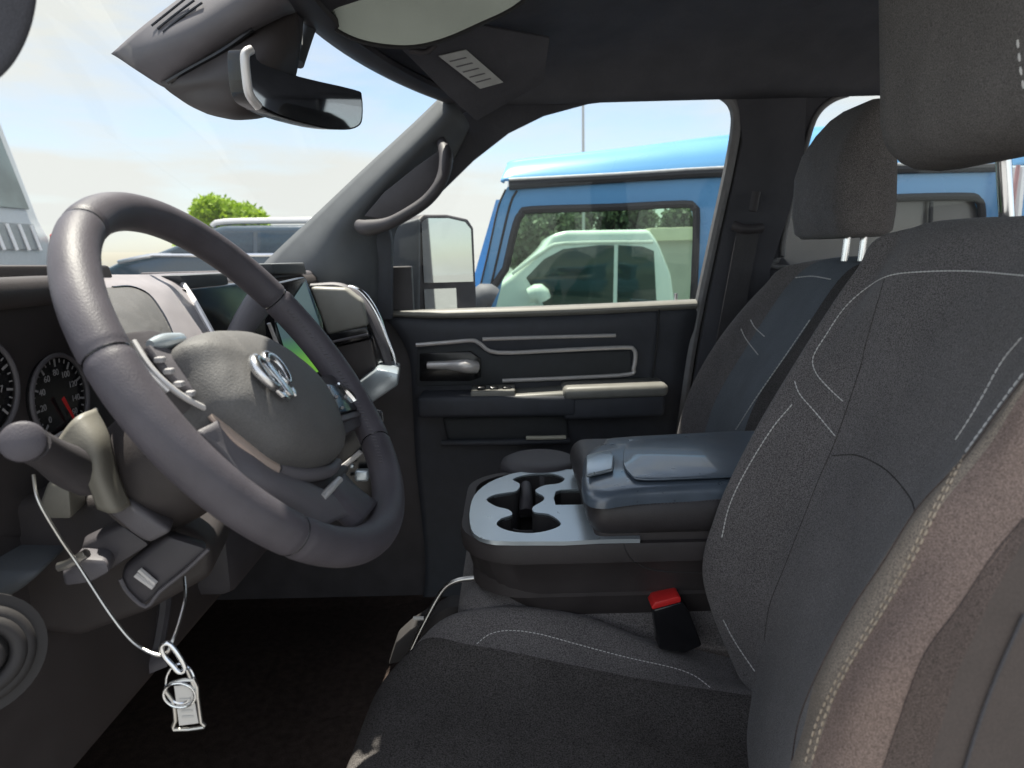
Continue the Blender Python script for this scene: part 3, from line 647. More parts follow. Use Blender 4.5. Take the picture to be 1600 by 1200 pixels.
# ---- steering wheel
W = empty('steering_wheel', WC, T, 'leather steering wheel with buttons on its spokes and a chrome emblem')
R0 = .178; bmx = bmesh.new(); NS = 256; seg = 24; rings = []
seams = [radians(a) for a in (158, 142-18, 38, -28, 208, 330)]
for i in range(NS):
    t = 2*pi*i/NS; r = .0160
    for s in (radians(163), radians(118), radians(24), radians(222), radians(318)):
        d_ = abs((t-s+pi) % (2*pi)-pi)
        if d_ < .014: r -= .0022*(1-d_/.014)
    e = cos(t)*wa+sin(t)*wb
    rings.append([bmx.verts.new(WC+e*R0+r*(1.0*cos(2*pi*k/seg)*e+1.04*sin(2*pi*k/seg)*wn)) for k in range(seg)])
for i in range(NS):
    A, B = rings[i], rings[(i+1) % NS]
    for k in range(seg): bmx.faces.new((A[k], A[(k+1) % seg], B[(k+1) % seg], B[k]))
rim = bm_obj('rim', bmx, M['leather'], W, angle=80)
for sd in (163, 118, 24, 222, 318):
    t = radians(sd); e = cos(t)*wa+sin(t)*wb
    tube('rim_seam', [WC+e*R0+.0142*(cos(q)*e+1.04*sin(q)*wn) for q in np.linspace(0, 2*pi, 28, endpoint=False)], .0009, M['black'], W, n=1, closed=True, seg=6)
bmx = bmesh.new()
for k in range(46):
    t = radians(-58+k*1.7); e = cos(t)*wa+sin(t)*wb; e2_ = cos(t+.012)*wa+sin(t+.012)*wb
    q1, q2 = radians(150), radians(163)
    add_tube(bmx, [WC+e*R0+.0163*(cos(q1)*e+1.04*sin(q1)*wn), WC+e2_*R0+.0165*(cos(q2)*e2_+1.04*sin(q2)*wn)], .0006, seg=5, n=1)
bm_obj('rim_stitching', bmx, M['plastic_grey'], W)
# airbag hub: shield outline, domed
ho = [(275, 548), (282, 535), (300, 527), (330, 524), (360, 527), (390, 536), (420, 552), (440, 567), (460, 582), (480, 601), (500, 626), (514, 652), (525, 687), (529, 710), (517, 722), (497, 728), (475, 729), (445, 724), (420, 712), (390, 688), (360, 663), (335, 640), (312, 606), (295, 577)]
hub3 = catmull([Wp(a, b, .012) for a, b in ho], 3, True); hc = hub3.mean(0)
bmx = bmesh.new(); prof = [(1.0, -.05), (1.0, .004), (.985, .012), (.95, .019), (.86, .027), (.7, .033), (.5, .037), (.25, .039)]
rr_ = [[bmx.verts.new(hc+(p-hc)*k+wn*(h-.012+.004)) for p in hub3] for k, h in prof]
N = len(hub3)
for A, B in zip(rr_, rr_[1:]):
    for k in range(N): bmx.faces.new((A[k], A[(k+1) % N], B[(k+1) % N], B[k]))
cv = bmx.verts.new(hc+wn*.0315)
for k in range(N): bmx.faces.new((rr_[-1][k], rr_[-1][(k+1) % N], cv))
hub_bv = BVHTree.FromBMesh(bmx); hub = bm_obj('airbag_cover', bmx, M['hub'], W, angle=60)
# emblem: a chrome ram head with curled horns on the cover
ec, en = hit(hub_bv, 428, 591, .001); en = wn*.97+wa*.1; en /= np.linalg.norm(en); eu = wa - en*(wa@en); eu /= np.linalg.norm(eu); ev = np.cross(en, eu)
if ev@wb < 0: ev = -ev
def E_(u, v, h=0.): return ec+eu*u+ev*v+en*h
bmx = bmesh.new(); s = .00100
head = [(0, 17), (6, 15), (7, 8), (6, 0), (5, -8), (7.5, -14), (4, -19), (0, -20), (-4, -19), (-7.5, -14), (-5, -8), (-6, 0), (-7, 8), (-6, 15)]
add_prism(bmx, [E_(a*s, b*s) for a, b in head], en*.004, .0008)
for sg in (-1, 1):
    add_tube(bmx, [E_(sg*a*s, b*s, .002) for a, b in ((5, 15), (13, 19), (22, 15), (25, 5), (21, -5), (14, -8), (11, -2), (15, 3))], [.0034, .0042, .0046, .0044, .0037, .003, .0024, .0016], seg=10, n=5)
    add_prism(bmx, [E_(sg*a*s, b*s) for a, b in ((8, -12), (14, -14), (20, -10), (17, -17), (9, -21))], en*.003, .0005)
bm_obj('emblem', bmx, M['badge'], W)
# spokes and switch banks
def wprism(name, pts, off, h, m, bev=.002, seg=2): return prism(name, [Wp(a, b, off) for a, b in pts], wn*h, m, W, bev, seg)
wprism('spoke', [(150, 540), (215, 530), (275, 545), (312, 606), (340, 645), (352, 668), (310, 680), (265, 640), (215, 600)], -.014, .014, M['plastic'], .003)
wprism('switch_bank', [(222, 545), (262, 552), (282, 572), (330, 640), (312, 632), (272, 604), (246, 578)], .001, .006, M['plastic_grey'], .002)
tube('switch_bezel', [Wp(a, b, .006) for a, b in ((208, 533), (232, 570), (258, 598), (290, 622), (330, 643))], .0022, M['satin'], W, n=5, seg=8)
tube('switch_bezel', [Wp(a, b, .004) for a, b in ((214, 552), (240, 590), (262, 612))], .0018, M['satin'], W, n=5, seg=8)
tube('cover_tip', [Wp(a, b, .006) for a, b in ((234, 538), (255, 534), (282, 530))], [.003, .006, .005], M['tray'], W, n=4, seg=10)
bmx = bmesh.new()
for a, b in ((250, 562), (264, 580), (280, 600), (297, 615)):
    box('switch', Wp(a, b, .0075), (.006, .007, .004), M['ink2'], W, .001, 2)
wprism('spoke', [(478, 600), (500, 596), (540, 600), (560, 622), (572, 650), (560, 670), (525, 690), (514, 650)], -.014, .014, M['plastic'], .003)
tube('switch_bezel', [Wp(a, b, .004) for a, b in ((528, 601), (542, 612), (556, 628), (568, 644))], [.003, .0045, .0045, .004], M['chrome'], W, n=4, seg=8)
wprism('switch_bank', [(487, 603), (526, 604), (555, 643), (518, 652), (504, 624)], .001, .005, M['black'], .002)
bmx = bmesh.new()
for a, b in ((514, 606), (507, 622), (526, 620), (540, 620), (535, 637)):
    box('switch', Wp(a, b, .007), (.003, .005, .003), M['ink2'], W, .0008, 2)
wprism('switch_bezel', [(515, 656), (560, 642), (566, 650), (518, 664)], .001, .003, M['plastic_grey'], .001)
# lower spokes and bright hub trim
sp1 = [[Wp(302, 676, -.004), Wp(330, 662, .004), Wp(345, 655, .0)], [Wp(345, 715, -.004), Wp(375, 698, .003), Wp(398, 690, .0)], [Wp(385, 760, -.006), Wp(412, 748, .003), Wp(430, 735, .0)], [Wp(455, 800, -.01), Wp(480, 790, .0), Wp(520, 780, .0)], [Wp(480, 830, -.015), Wp(510, 818, -.004), Wp(560, 800, .0)]]
surf('spoke', sp1, M['plastic_grey'], W, 5, 5, thick=.01)
tube('hub_trim', [Wp(a, b, .006) for a, b in ((330, 647), (350, 668), (380, 694), (410, 718), (432, 731))], [.0045, .0055, .006, .006, .005], mat('warm_satin', (.72, .58, .50), .4, metal=.6, noise=.05), W, n=5, seg=10, flat=(.7, 1.3))
tube('hub_trim', [Wp(a, b, .004) for a, b in ((432, 732), (460, 741), (490, 741), (515, 735), (528, 722))], [.006, .0065, .0065, .006, .004], M['plastic_grey'], W, n=5, seg=10)
wprism('lower_cover', [(420, 735), (450, 745), (520, 738), (530, 745), (500, 785), (470, 790), (440, 765)], -.018, .016, M['plastic_warm'], .004)
sp2 = [[Wp(500, 786, -.004), Wp(518, 764, .002), Wp(532, 744, -.002)], [Wp(522, 808, -.006), Wp(538, 790, .002), Wp(552, 765, -.002)], [Wp(545, 826, -.01), Wp(562, 815, .0), Wp(585, 790, -.004)]]
surf('spoke', sp2, M['leather'], W, 5, 5, thick=.01)
tube('spoke_clip', [Wp(503, 778, .004), Wp(516, 764, .006), Wp(530, 750, .004)], .0035, M['satin'], W, n=3, seg=8)
# centre stack controls seen through the lower wheel
CS = empty('control_panel', P(560, 740, 1.0), T)
prism('panel_face', [P(a, b, 1.0) for a, b in ((500, 660), (600, 640), (610, 800), (520, 810))], (-.06, .05, 0), M['black'], CS, .004)
tube('control_bar', [P(528, 735, .985), P(545, 722, .985), P(564, 706, .985)], .004, M['satin'], CS, n=2, seg=8)
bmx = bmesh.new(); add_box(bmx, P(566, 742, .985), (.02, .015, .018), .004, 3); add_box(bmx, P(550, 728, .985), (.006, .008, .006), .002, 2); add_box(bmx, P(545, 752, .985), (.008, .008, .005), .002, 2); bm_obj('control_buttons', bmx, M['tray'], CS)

# ---- centre console
C = empty('center_console', V3(.2, 1.05, 1.1), T)
to = [(733.5, 803), (735, 792), (737, 783), (741, 774.5), (747, 767), (754, 760.5), (763, 754.5), (774, 749), (786, 744.5), (798, 740.5), (811, 737.8), (825, 736), (845, 734.8), (905, 733), (1000, 731), (1000, 842), (940, 843), (880, 846), (800, 846), (775, 845.4), (760, 843.2), (749, 839.5), (741, 834), (736.5, 827), (734, 815)]
hole = [(801, 749), (816, 743), (838, 740), (863, 740), (882, 747), (874, 755), (852, 758), (838, 764), (838, 769), (849, 775), (849, 782), (833, 792), (835, 800), (857, 803), (874, 814), (874, 822), (852, 830), (824, 833), (794, 829), (776, 820), (783, 810), (800, 804), (794, 796), (775, 791), (760, 781), (772, 773), (794, 769), (808, 766), (812, 756)]
slot = [(868, 768), (876, 765), (930, 764), (930, 788), (868, 789), (865, 778)]
TZ = 1.166
hz3 = list(catmull([PZ(a, b, TZ) for a, b in hole], 3, True))
box('lid_plinth', (.36, 1.055, 1.14), (.50, .31, .085), M['plastic_warm'], C, .012)
to = [tuple(q) for q in catmull(np.c_[np.array(to[:7]+to[9:], float)], 4, True)[:, :2]] if False else to
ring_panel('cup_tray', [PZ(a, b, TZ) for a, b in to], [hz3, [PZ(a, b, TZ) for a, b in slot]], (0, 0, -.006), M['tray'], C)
bmx = bmesh.new()
for lp in (hz3, [PZ(a, b, TZ) for a, b in slot]):
    A = [bmx.verts.new(p-V3(0, 0, .003)) for p in lp]; B = [bmx.verts.new(p-V3(0, 0, .075)) for p in lp]; n_ = len(lp)
    for k in range(n_): bmx.faces.new((A[k], A[(k+1) % n_], B[(k+1) % n_], B[k]))
    bmx.faces.new(B)
bm_obj('cup_wells', bmx, M['black_soft'], C)
for a, b in ((842, 749), (824, 818)):
    q = PZ(a, b, 1.115)-V3(0, 0, 0); tube('cup_holder_ring', [q+V3(.036*cos(t), .036*sin(t), 0) for t in np.linspace(0, 2*pi, 28, endpoint=False)], .003, M['plastic'], C, n=1, closed=True, seg=8)
tube('well_divider', [PZ(822, 800, 1.13), PZ(822, 780, 1.145), PZ(822, 758, 1.155)], [.012, .012, .009], M['plastic'], C, n=4, seg=10)
def planring(x0, x1, y0, y1, r, z, k=8):
    pts = []
    for cx_, cy_, a0 in ((x1-.01, y1-.01, 0), (x0+r, y1-r, 90), (x0+r, y0+r, 180), (x1-.01, y0+.01, 270)):
        q = .01 if cx_ > x0+r+.01 else r
        for i in range(k+1): t = radians(a0+90*i/k); pts.append(V3(cx_+q*cos(t), cy_+q*sin(t), z))
    return pts
bmx = bmesh.new(); lv = [(-.066, .50, .904, 1.211, .08, 1.075), (-.066, .50, .904, 1.211, .08, TZ-.007), (-.08, .50, .890, 1.225, .09, TZ-.007), (-.082, .50, .887, 1.228, .09, TZ-.014), (-.080, .50, .889, 1.226, .09, TZ-.034), (-.074, .50, .895, 1.22, .09, TZ-.038), (-.065, .50, .90, 1.215, .09, 1.09), (-.03, .50, .915, 1.2, .08, 1.055), (0, .5, .93, 1.19, .07, 1.03)]
rl = [[bmx.verts.new(p) for p in planring(*a)] for a in lv]; n_ = len(rl[0])
for A, B in zip(rl, rl[1:]):
    for k in range(n_): bmx.faces.new((A[k], A[(k+1) % n_], B[(k+1) % n_], B[k]))
bmx.faces.new(rl[-1]); bmx.faces.new(rl[0])
cb_bv = BVHTree.FromBMesh(bmx); bm_obj('console_body', bmx, M['plastic_warm'], C, angle=50)
bmx = bmesh.new(); q = V3(.048, 1.262, 1.155)
add_tube(bmx, [q+V3(0, 0, h) for h in (-.06, .004, .013, .018, .019)], [.075, .075, .071, .060, .04], seg=40, n=1); bm_obj('far_bin_cover', bmx, M['plastic'], C, angle=60)
seam('panel_line', [[(972, 846), (985, 872), (1010, 888), (1050, 894), (1110, 896)]], cb_bv, M['black_soft'], C, .0009)
# arm rest lid
lidc = V3(.345, 1.05, 1.200)
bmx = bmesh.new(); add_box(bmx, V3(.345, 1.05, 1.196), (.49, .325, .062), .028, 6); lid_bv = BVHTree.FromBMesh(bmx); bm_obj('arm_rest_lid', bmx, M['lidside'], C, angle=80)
top = [PZ(a, b, 1.228) for a, b in ((912, 770), (910, 735), (916, 712), (940, 696), (985, 685), (1300, 678), (1300, 768), (1150, 768), (1000, 775), (940, 782))]
lt = catmull(top, 4, True)
bmx = bmesh.new(); c0 = lt.mean(0)
rg = [[bmx.verts.new(c0+(p-c0)*k+V3(0, 0, h)) for p in lt] for k, h in ((1.0, -.012), (1.0, -.004), (.985, .002), (.95, .006), (.88, .008), (.6, .009))]
n_ = len(lt)
for A, B in zip(rg, rg[1:]):
    for k in range(n_): bmx.faces.new((A[k], A[(k+1) % n_], B[(k+1) % n_], B[k]))
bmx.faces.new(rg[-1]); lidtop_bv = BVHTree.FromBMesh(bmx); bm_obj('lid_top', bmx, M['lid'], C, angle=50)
pnl = [PZ(a, b, 1.239) for a, b in ((976, 700), (984, 692), (1010, 688), (1300, 682), (1300, 746), (1150, 747), (1010, 752), (985, 744), (974, 726))]
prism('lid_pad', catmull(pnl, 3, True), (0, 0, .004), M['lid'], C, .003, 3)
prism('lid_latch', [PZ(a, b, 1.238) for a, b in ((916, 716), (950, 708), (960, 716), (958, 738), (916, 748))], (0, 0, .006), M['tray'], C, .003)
stitch('lid_stitching', [[(918, 785), (930, 793), (1000, 789), (1080, 784), (1160, 777)]], lid_bv, M['plastic_grey'], C, .003, .002, .0009)
box('center_seat_cushion', (.17, 1.06, 1.0), (.52, .27, .13), M['fabric'], C, .04, 5)

# ---- seats
M2 = [M['fabric'], M['vinyl_brown'], M['bolster_sun_band'], M['bolster_low']]
DS = empty('seat', V3(.2, .64, .6), T, 'charcoal cloth driver seat nearest the camera with white contrast stitching')
B_ = [
 [V3(.62, .84, 1.40), V3(.62, .82, 1.50), V3(.62, .76, 1.53), V3(.62, .66, 1.54), V3(.62, .54, 1.53), V3(.62, .48, 1.50), V3(.62, .45, 1.47), V3(.62, .43, 1.45), V3(.62, .42, 1.40)],
 [V3(.60, .865, 1.46), P(1400, 384, .86), P(1445, 351, .81), P(1500, 342, .76), P(1600, 337, .66), V3(.475, .54, 1.575), V3(.46, .47, 1.56), V3(.46, .44, 1.54), V3(.47, .42, 1.53)],
 [V3(.56, .87, 1.44), P(1340, 432, .87), P(1364, 442, .83), P(1388, 434, .77), P(1520, 425, .65), V3(.41, .54, 1.53), V3(.385, .47, 1.525), V3(.385, .44, 1.515), V3(.41, .42, 1.50)],
 [V3(.50, .87, 1.38), P(1248, 570, .87), P(1278, 572, .83), P(1344, 570, .775), P(1450, 575, .66), P(1535, 588, .55), P(1600, 587, .46), V3(.335, .435, 1.465), V3(.36, .415, 1.45)],
 [V3(.44, .87, 1.30), P(1175, 690, .87), P(1218, 692, .83), P(1306, 688, .775), P(1400, 698, .66), P(1480, 706, .55), P(1520, 693, .46), P(1545, 697, .435), V3(.33, .415, 1.405)],
 [V3(.41, .875, 1.22), P(1121, 805, .875), P(1175, 808, .83), P(1258, 800, .775), P(1340, 810, .66), P(1405, 818, .55), P(1428, 800, .46), P(1463, 802, .43), P(1602, 808, .41)],
 [V3(.40, .875, 1.12), P(1104, 905, .875), P(1148, 925, .835), P(1210, 922, .785), P(1275, 940, .67), P(1333, 942, .56), P(1352, 916, .465), P(1400, 925, .43), P(1515, 925, .405)],
 [V3(.40, .87, 1.02), P(1155, 1045, .87), P(1174, 1052, .84), P(1195, 1052, .795), P(1225, 1070, .68), P(1258, 1078, .58), P(1275, 1056, .47), P(1320, 1056, .43), P(1430, 1056, .40)],
 [V3(.40, .86, .95), V3(.33, .86, .95), V3(.31, .84, .94), V3(.29, .79, .94), V3(.265, .68, .97), V3(.235, .58, 1.02), P(1237, 1186, .475), P(1270, 1190, .43), P(1384, 1196, .40)],
 [V3(.40, .86, .86), V3(.33, .86, .86), V3(.31, .84, .86), V3(.28, .79, .86), V3(.25, .68, .86), V3(.22, .58, .9), V3(.15, .475, .98), V3(.155, .43, .98), V3(.20, .40, .98)]]
rearx = [.72, .68, .64, .58, .52, .48, .46, .45, .44, .44]
for r, rx in zip(B_, rearx):
    r.append(V3(rx-.06, .405, r[-1][2]-.01)); r.append(V3(rx, .45, r[-1][2]))
nu = 16
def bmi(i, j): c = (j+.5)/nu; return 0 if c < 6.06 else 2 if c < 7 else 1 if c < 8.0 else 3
lines = [[(1600, 431), (1515, 424), (1440, 425), (1390, 431), (1355, 450), (1320, 481), (1290, 525), (1271, 558), (1275, 582), (1295, 606), (1322, 631)],
         [(1242, 596), (1250, 616), (1275, 645), (1306, 682)],
         [(1238, 632), (1205, 672), (1165, 737), (1140, 790), (1128, 840)],
         [(1597, 528), (1566, 566), (1536, 620), (1512, 660), (1492, 690)],
         [(1600, 584), (1552, 648), (1506, 712)],
         [(1130, 968), (1150, 1005), (1182, 1052)]]
grooves = [[(1382, 436), (1352, 540), (1344, 575), (1307, 684), (1276, 757), (1228, 880), (1203, 944), (1194, 1000)],
           [(1300, 712), (1340, 712), (1385, 735), (1420, 775), (1430, 800)]]
sides = [[(1600, 811), (1552, 869), (1499, 949), (1445, 1024), (1408, 1120), (1381, 1200)], [(1600, 592), (1552, 656), (1504, 720), (1436, 792), (1381, 878), (1328, 958), (1275, 1059), (1249, 1126), (1238, 1188)]]
twin = [[(1501, 721), (1457, 804), (1418, 884), (1375, 958), (1322, 1043), (1284, 1122), (1263, 1196)]]
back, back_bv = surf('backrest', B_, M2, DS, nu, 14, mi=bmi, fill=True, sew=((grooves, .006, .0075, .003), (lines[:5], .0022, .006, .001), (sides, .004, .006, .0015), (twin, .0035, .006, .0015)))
stitch('stitching', lines, back_bv, M['thread'], DS, .0048, .0009, .00095, .0005)
stitch('stitching', [[(1508, 712), (1463, 800), (1424, 880), (1381, 955), (1328, 1040), (1290, 1120), (1268, 1196)],
                     [(1494, 730), (1452, 808), (1412, 888), (1369, 962), (1317, 1046), (1279, 1124), (1258, 1196)]], back_bv, M['thread_warm'], DS, .0042, .0022, .0010, .0006)
seam('seam', [[(1382, 436), (1352, 540), (1344, 575), (1307, 684), (1276, 757), (1228, 880), (1203, 944), (1194, 1000)],
              [(1300, 712), (1340, 712), (1385, 735), (1420, 775), (1430, 800)]], back_bv, M['fabric_dark'], DS, .0009, -.0003)
seam('seam', [[(1600, 811), (1552, 869), (1499, 949), (1445, 1024), (1408, 1120), (1381, 1200)], [(1600, 592), (1552, 656), (1504, 720), (1436, 792), (1381, 878), (1328, 958), (1275, 1059), (1249, 1126), (1238, 1188)]], back_bv, M['bolster_low'], DS, .0010, .0)
# cushion
Cu = [
 [V3(-.17, .97, .86), V3(-.19, .93, .86), V3(-.20, .90, .86), V3(-.21, .84, .86), V3(-.22, .68, .86), V3(-.22, .48, .86), V3(-.21, .37, .86)],
 [V3(-.12, .965, 1.0), P(668, 988, .935), P(649, 1008, .91), PZ(600, 1066, .985), PZ(556, 1178, .985), V3(-.205, .48, .985), V3(-.19, .37, .97)],
 [V3(-.03, .96, 1.02), P(770, 950, .925), P(745, 1009, .885), V3(-.06, .80, .985), V3(-.07, .66, .98), V3(-.07, .48, .985), V3(-.06, .37, .98)],
 [V3(.07, .95, 1.02), P(910, 966, .91), P(890, 1038, .865), V3(.07, .78, .968), V3(.06, .64, .965), V3(.05, .48, .975), V3(.05, .37, .97)],
 [V3(.17, .93, 1.0), P(1050, 1022, .89), P(1010, 1062, .85), V3(.17, .77, .955), V3(.16, .62, .95), V3(.15, .48, .96), V3(.15, .37, .96)],
 [V3(.36, .90, .96), P(1180, 1072, .87), P(1180, 1088, .83), V3(.33, .76, .93), V3(.31, .62, .93), V3(.3, .48, .94), V3(.3, .37, .94)]]
cush, cush_bv = surf('cushion', Cu, [M['fabric'], M['fabric_dark']], DS, 14, 14, mi=lambda i, j: 1 if j >= 28 else 0, sew=(([[(649, 1007), (747, 1010), (840, 1028), (957, 1052), (1073, 1075), (1185, 1089)]], .006, .008, .003), ([[(745, 1006), (765, 991), (795, 985), (840, 990), (900, 1006), (975, 1026), (1050, 1043), (1085, 1056), (1112, 1076)]], .002, .005, .001)))
stitch('stitching', [[(745, 1006), (765, 991), (795, 985), (840, 990), (900, 1006), (975, 1026), (1050, 1043), (1085, 1056), (1112, 1076)]], cush_bv, M['thread'], DS, .004, .0016, .0008, .0005)
tube('seat_slide_bar', [P(742, 903, .98), P(712, 908, .98), P(690, 925, .98), (P(660, 980, .97)), P(632, 1040, .96)], .004, M['steel'], DS, n=5, seg=10)
tube('lever_tip', [P(646, 966, .97), P(662, 966, .97)], .003, M['paper'], DS, n=1, seg=8)
prism('extended_slide_cover', L([(606, 1040), (618, 1004), (640, 984), (668, 966), (700, 948), (742, 946), (742, 1010)], 1.0), (0, .04, 0), M['black_soft'], DS, .004)  # seat-side plastic, extended in black to hide sunlit carpet behind it
# driver headrest
hr, hr_bv = rbox_bv('headrest', V3(.440, .64, 1.757), (.13, .285, .265), M['headrest'], DS, .055, Matrix.Rotation(radians(-5), 3, 'Y'))
stitch('stitching', [[(1590, 62), (1594, 100), (1600, 140)]], hr_bv, M['thread'], DS, .006, .004, .0012, .0008)
bmx = bmesh.new()
bmx.free()
for yy in (.56, .72): tube('headrest_post', [V3(.52, yy, 1.5), V3(.49, yy, 1.68)], .007, M['chrome'], DS, n=1, seg=12)
# buckle
bk = empty('belt_buckle', P(1045, 960, .87), T)
prism('buckle_body', [P(a, b, .88) for a, b in ((1020, 952), (1066, 940), (1076, 952), (1098, 1010), (1070, 1022), (1030, 1016))], (0, .025, 0), M['black'], bk, .004, 3)
prism('release_button', [P(a, b, .876) for a, b in ((1018, 950), (1024, 941), (1060, 932), (1064, 934), (1064, 941), (1020, 953))], (0, .03, 0), M['red'], bk, .0015)
# passenger seat
PS = empty('seat', V3(.5, 1.47, .6), T, 'charcoal cloth passenger seat beside the far door')
Q_ = [
 [V3(.92, 1.70, 1.40), V3(.90, 1.66, 1.48), V3(.88, 1.58, 1.51), V3(.88, 1.46, 1.52), V3(.88, 1.34, 1.50), V3(.88, 1.26, 1.45)],
 [V3(.80, 1.72, 1.46), P(1240, 418, 1.68), P(1285, 405, 1.60), P(1340, 402, 1.46), V3(.72, 1.34, 1.515), V3(.74, 1.24, 1.48)],
 [V3(.72, 1.725, 1.42), P(1190, 452, 1.70), P(1228, 440, 1.64), P(1262, 432, 1.58), P(1322, 425, 1.40), V3(.68, 1.22, 1.44)],
 [V3(.66, 1.73, 1.33), P(1120, 535, 1.71), P(1160, 535, 1.65), P(1190, 540, 1.58), P(1244, 535, 1.38), V3(.58, 1.21, 1.33)],
 [V3(.60, 1.73, 1.2), P(1072, 630, 1.71), P(1100, 640, 1.66), P(1135, 645, 1.58), P(1175, 640, 1.38), V3(.52, 1.21, 1.2)],
 [V3(.56, 1.73, 1.0), P(1045, 760, 1.71), P(1075, 765, 1.66), P(1105, 770, 1.58), P(1140, 770, 1.38), V3(.48, 1.21, 1.0)]]
for r in Q_: r.append(V3(r[-1][0]+.12, 1.20, r[-1][2])); 
ps, ps_bv = surf('backrest', Q_, [M['fabric'], M['fabric_blue'], M['fabric_dark']], PS, 6, 6, mi=lambda i, j: 1 if 14 <= j < 24 else (2 if j >= 24 else 0), fill=True)  # shading of the near bolster put in as darker cloth
stitch('stitching', [[(1243, 434), (1270, 432), (1300, 437)], [(1173, 500), (1180, 512), (1195, 526)], [(1158, 514), (1166, 530), (1186, 556)], [(1266, 500), (1225, 560), (1180, 625), (1150, 672)]], ps_bv, M['thread'], PS, .007, .001, .0016, .0008)
rows = []
box('cushion', (.25, 1.47, .98), (.55, .52, .14), M['fabric_blue'], PS, .05, 5)
phr = []
def hring(z, x0, x1, y0, y1, r, k=5):
    pts = []
    for cx_, cy_, a0 in ((x1-r, y1-r, 0), (x0+r, y1-r, 90), (x0+r, y0+r, 180), (x1-r, y0+r, 270)):
        for i in range(k+1): t = radians(a0+90*i/k); pts.append(V3(cx_+r*cos(t), cy_+r*sin(t), z))
    return pts
bmx = bmesh.new()
lv = [(1.578, .655, .70, 1.37, 1.57, .02), (1.570, .635, .725, 1.35, 1.585, .035), (1.582, .622, .735, 1.337, 1.60, .045), (1.62, .615, .737, 1.33, 1.605, .05), (1.70, .616, .733, 1.33, 1.605, .05), (1.745, .627, .728, 1.335, 1.595, .045), (1.785, .648, .72, 1.345, 1.57, .034), (1.812, .668, .712, 1.355, 1.54, .02), (1.824, .68, .705, 1.37, 1.50, .01)]
lv = [(a[0], a[1]+.012, a[2]+.012, *a[3:]) for a in lv]
rl = [[bmx.verts.new(p) for p in hring(*a)] for a in lv]; n_ = len(rl[0])
for A, B in zip(rl, rl[1:]):
    for k in range(n_): bmx.faces.new((A[k], A[(k+1) % n_], B[(k+1) % n_], B[k]))
bmx.faces.new(rl[0]); bmx.faces.new(rl[-1]); bm_obj('headrest', bmx, M['fabric'], PS, angle=70)
bmx = bmesh.new()
bmx.free()
for a, b in ((1324, 1319), (1350, 1345)): tube('headrest_post', [P(a, 370, 1.40), P(b, 408, 1.40)], .0065, M['chrome'], PS, n=1, seg=12)
# rear bench, seen past the front seats
RB = empty('rear_bench', V3(1.5, 1.1, .6), T)
box('backrest', (1.7, 1.04, 1.17), (.2, 1.5, .65), M['fabric_dark'], RB, .06, 4); box('cushion', (1.35, 1.04, .95), (.6, 1.5, .16), M['fabric_dark'], RB, .05, 4)
box('headrest', (1.62, 1.66, 1.60), (.12, .26, .19), M['fabric_dark'], RB, .045, 4)
box('headrest', P(1620, 372, 1.95)*0+V3(1.55, 1.28, 1.615), (.12, .26, .15), M['fabric_dark'], RB, .045, 4)
# driver seat belt hanging by the open door
prism('seat_belt', [P(a, b, .30) for a, b in ((1625, 800), (1552, 928), (1493, 1056), (1440, 1240), (1560, 1300), (1640, 1100))], (.004, .002, 0), M['webbing_warm'], T, 0, label='strap of the driver belt at the lower right edge')
tube('belt_edge', [P(a, b, .299) for a, b in ((1600, 960), (1560, 1050), (1530, 1130), (1505, 1210))], .0008, M['webbing'], T, n=3, seg=6)
# outside bonnet of the truck
hood = [[V3(-1.0, y, 1.40+.03*(1-((y-1.04)/.8)**2)) for y in (.2, .5, 1.04, 1.6, 1.88)], [V3(-1.7, y, 1.36+.04*(1-((y-1.04)/.8)**2)) for y in (.2, .5, 1.04, 1.6, 1.88)], [V3(-2.5, y, 1.26+.03*(1-((y-1.04)/.8)**2)) for y in (.25, .5, 1.04, 1.6, 1.83)], [V3(-2.6, y, .6) for y in (.25, .5, 1.04, 1.6, 1.83)]]
surf('bonnet', hood, M['darkcar'], T, 4, 4, thick=.01)

# ================================================================== THINGS HANGING UNDER THE DASH
cab = tube('steel_cable', [P(a, b, y) for a, b, y in ((52, 742, .55), (60, 782, .54), (92, 838, .54), (122, 882, .54), (170, 956, .53), (205, 1000, .525), (235, 1020, .52), (258, 1022, .52), (270, 1000, .525), (280, 972, .54), (289, 935, .56), (288, 902, .585))], .0014, M['steel'], None, n=8, seg=8)
tag(cab, 'thin bright steel cable looped below the dashboard', 'cable')
hk = tube('snap_hook', [P(a, b, .517) for a, b in ((253, 1010), (262, 1005), (272, 1014), (284, 1032), (289, 1046), (280, 1050), (268, 1038), (256, 1024))], .0021, M['chrome'], None, n=6, seg=10, closed=True)
tag(hk, 'shiny oval snap hook clipped on the steel cable', 'snap hook')
kt = empty('key_tag', P(290, 1080, .515), None, 'small key tag with a white paper slip in clear plastic hanging from the snap hook', 'key tag')
th = np.linspace(0, 2*pi, 28, endpoint=False); kc = P(282, 1068, .517)
tube('split_ring', [kc+V3(.012*cos(t), .003*sin(t), .016*sin(t)) for t in th], .0011, M['chrome'], kt, n=1, closed=True, seg=8)
tube('split_ring', [kc+V3(.013*cos(t), -.004, -.008+.011*sin(t)) for t in th], .0011, M['chrome'], kt, n=1, closed=True, seg=8)
tube('clasp', [P(292, 1046, .516), P(298, 1060, .516), P(306, 1078, .516)], .0018, M['steel'], kt, n=3, seg=8)
prism('paper_slip', [P(a, b, .514) for a, b in ((272, 1072), (299, 1070), (310, 1130), (280, 1134))], (0, .001, 0), M['paper'], kt, 0)
bmx = bmesh.new()
